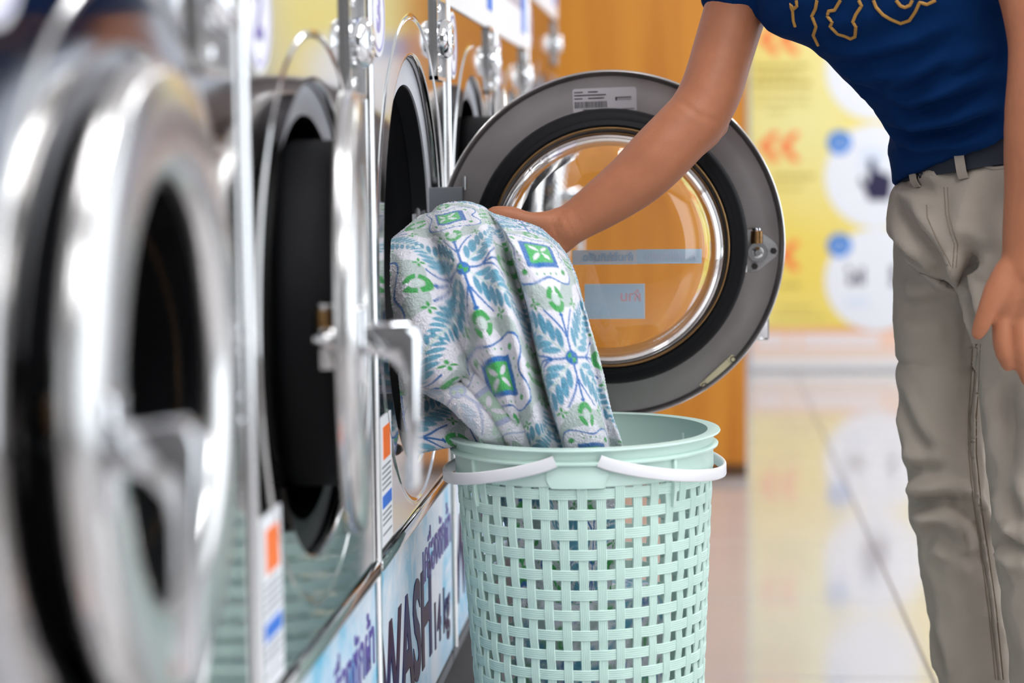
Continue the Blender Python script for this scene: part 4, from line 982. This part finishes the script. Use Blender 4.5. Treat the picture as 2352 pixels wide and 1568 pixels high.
o3 = lambda L: [(1560 + a / 2.97, b / 2.97) for a, b in L]
for L in ([(800, 2), (805, 40), (785, 60), (758, 30), (775, 75), (780, 140), (792, 180)], [(940, 2), (930, 60), (905, 110), (935, 180), (915, 240), (950, 310)],
          [(1100, 2), (1060, 70), (1020, 75), (1010, 110), (1045, 150), (1030, 180), (1080, 230), (1130, 245), (1170, 265), (1200, 250), (1205, 180), (1185, 150), (1205, 100), (1245, 40), (1225, 2)],
          [(1325, 2), (1345, 50), (1390, 100), (1440, 130), (1510, 160), (1570, 140), (1610, 80), (1640, 15), (1690, 30), (1750, 2)], [(1480, 2), (1510, 40), (1540, 50), (1575, 35), (1590, 2)]):
    S_ = surf_line(tr, o3(L), 0.0002, 4)
    if len(S_) > 3:
        s_o = MB(); s_o.tube(S_, 0.0021, 8, True); g = s_o.build('printed_outline', GOLD); g.parent = shirt

# --- trousers
Tr = MB()
c_w = [P(2292, 382, 2.49), P(2292, 450, 2.49), P(2290, 530, 2.487), P(2288, 596, 2.485)]
ws = [((-0.80, 0.55, -0.14), 0.119, 0.097), ((-0.81, 0.56, -0.08), 0.131, 0.104), ((-0.82, 0.57, -0.02), 0.136, 0.106), ((-0.82, 0.57, 0), 0.108, 0.086)]
sec = []
for i in range(4):
    r, f = axes(c_w[i], c_w[i] + Vector((0, 0, 1)) if i else c_w[i] + Vector((0.0, 0, 1)), ws[i][0])
    if i == 0: r = Vector((-0.80, 0.55, -0.15)).normalized()
    sec.append((c_w[i], r, f, ws[i][1], ws[i][2]))
sections(Tr, sec)
limb(Tr, [(P(a, b, c), r) for a, b, c, r in LR], n=28); limb(Tr, [(P(a, b, c), r) for a, b, c, r in LL], n=28)
pants = own(fuse('trousers', Tr, 0.005, KHAKI, 6))
V = coords(pants.data); N = normals(pants.data); tr = bvh(pants)
for pts, dp, w in (([(2060, 480), (2110, 540), (2170, 600), (2228, 632)], 0.006, 0.010), ([(2062, 560), (2120, 590), (2170, 612), (2228, 636)], 0.005, 0.008), ([(2228, 570), (2232, 610), (2236, 680), (2250, 760)], 0.009, 0.010), ([(2300, 400), (2250, 470), (2235, 560)], 0.003, 0.012),
                   ([(2150, 622), (2200, 632), (2230, 645)], 0.006, 0.008), ([(2070, 420), (2110, 425), (2148, 438)], 0.004, 0.008), ([(2060, 700), (2110, 715), (2170, 705)], 0.003, 0.012), ([(2062, 900), (2100, 1000), (2150, 1060)], 0.003, 0.010),
                   ([(2090, 1160), (2130, 1155), (2180, 1150), (2215, 1165)], 0.007, 0.009), ([(2075, 1090), (2110, 1080), (2170, 1090)], 0.004, 0.010), ([(2215, 1165), (2240, 1210), (2262, 1260)], 0.005, 0.010), ([(2105, 1240), (2150, 1225), (2210, 1250), (2260, 1300)], 0.004, 0.011),
                   ([(2130, 1400), (2150, 1480), (2165, 1560)], 0.003, 0.010), ([(2300, 880), (2320, 980), (2310, 1080)], 0.005, 0.012), ([(2300, 1230), (2330, 1260), (2352, 1250)], 0.006, 0.010), ([(2310, 1120), (2330, 1180), (2350, 1200)], 0.005, 0.010)):
    V = crease(V, N, tr, pts, dp * 2.1, w * 1.1, 0.85)
V = wrinkle(V, N, 0.007, (10, 10, 6), 8.4)
V = wrinkle(V, N, 0.0020, (26, 26, 14), 1.7)
setco(pants.data, V); tr = bvh(pants)
def stitch(name, pts, r=0.0011, m=STITCH, lift=0.0):
    S_ = surf_line(tr, pts, lift, 8)
    if len(S_) > 2: g = MB().tube(S_, r, 8, True).build(name, m); g.parent = pants
stitch('seam', [(2243, 790), (2240, 870), (2234, 960), (2234, 1040), (2244, 1147), (2264, 1285), (2280, 1400), (2296, 1560)], 0.0030, KHAKI)
for d in (-9, 9): stitch('seam_stitching', [(2243 + d, 790), (2240 + d, 870), (2234 + d, 960), (2234 + d, 1040), (2244 + d, 1147), (2264 + d, 1285), (2280 + d, 1400), (2296 + d, 1560)], 0.0009)
stitch('fly_stitching', [(2128, 470), (2130, 500), (2150, 545), (2175, 590), (2184, 612)], 0.0008)
for d in (0, 8): stitch('fly_stitching', [(2168 + d, 430), (2172 + d, 490), (2182 + d, 530), (2192 + d, 560), (2190 + d, 590), (2188 + d, 615)], 0.0008)
stitch('pocket_edge', [(2252, 372), (2262, 382), (2282, 386), (2306, 384)], 0.0022, KHAKI)
stitch('pocket_opening', [(2256, 368), (2266, 377), (2284, 381), (2308, 378)], 0.0013, BELT)
# belt and loops
r, f, c = sec[0][1], sec[0][2], sec[0][0]
up = r.cross(f); up = up if up.z > 0 else -up
bm_ = MB(); n = 64; vs = []; fs = []
for i in range(n):
    w = 2 * PI * i / n; dv = r * (0.1205 * math.cos(w)) + f * (0.0985 * math.sin(w))
    o_ = dv.normalized()
    for a, b in ((0.0, -0.004), (0.004, -0.004), (0.004, 0.030), (0.0, 0.030)): vs.append(c + dv + o_ * a + up * b)
for i in range(n):
    for q in range(4): fs.append((i * 4 + q, ((i + 1) % n) * 4 + q, ((i + 1) % n) * 4 + (q + 1) % 4, i * 4 + (q + 1) % 4))
own(bm_.add(vs, fs).build('belt', BELT, angle=60))
for wdeg in (58, 92, 128):
    w = math.radians(wdeg); dv = r * (0.1265 * math.cos(w)) + f * (0.1040 * math.sin(w)); tg = (r * (-0.1265 * math.sin(w)) + f * (0.1040 * math.cos(w))).normalized(); o_ = dv.normalized()
    mb = MB(); pts = [c + dv + up * (-0.014) - o_ * 0.003, c + dv + up * (-0.006) + o_ * 0.001, c + dv + up * 0.012 + o_ * 0.002, c + dv + up * 0.022 + o_ * 0.001, c + dv + up * 0.026 - o_ * 0.004]
    vs = []
    for p in pts: vs += [p - tg * 0.006, p + tg * 0.006, p + tg * 0.006 + o_ * 0.0018, p - tg * 0.006 + o_ * 0.0018]
    fs = [(i * 4 + q, i * 4 + (q + 1) % 4, i * 4 + 4 + (q + 1) % 4, i * 4 + 4 + q) for i in range(4) for q in range(4)]
    g = mb.add(vs, fs).build('belt_loop', KHAKI); g.parent = pants
# shoes on the floor
for L in (LR, LL):
    p = P(*L[-1][:3]); fw = Vector((-0.75, -0.66, 0))
    s_ = MB(); limb(s_, [(Vector((p.x, p.y, 0.045)) - fw * 0.05, 0.042), (Vector((p.x, p.y, 0.048)) + fw * 0.03, 0.045), (Vector((p.x, p.y, 0.042)) + fw * 0.11, 0.042), (Vector((p.x, p.y, 0.036)) + fw * 0.16, 0.036)], n=20)
    limb(s_, [(Vector((p.x, p.y, 0.06)), 0.044), (Vector((p.x, p.y, 0.10)), 0.044)])
    sh = fuse('shoe', s_, 0.006, SHOE, 3); V = coords(sh.data); V[:, 2] = np.maximum(V[:, 2], 0.001); setco(sh.data, V); own(sh)
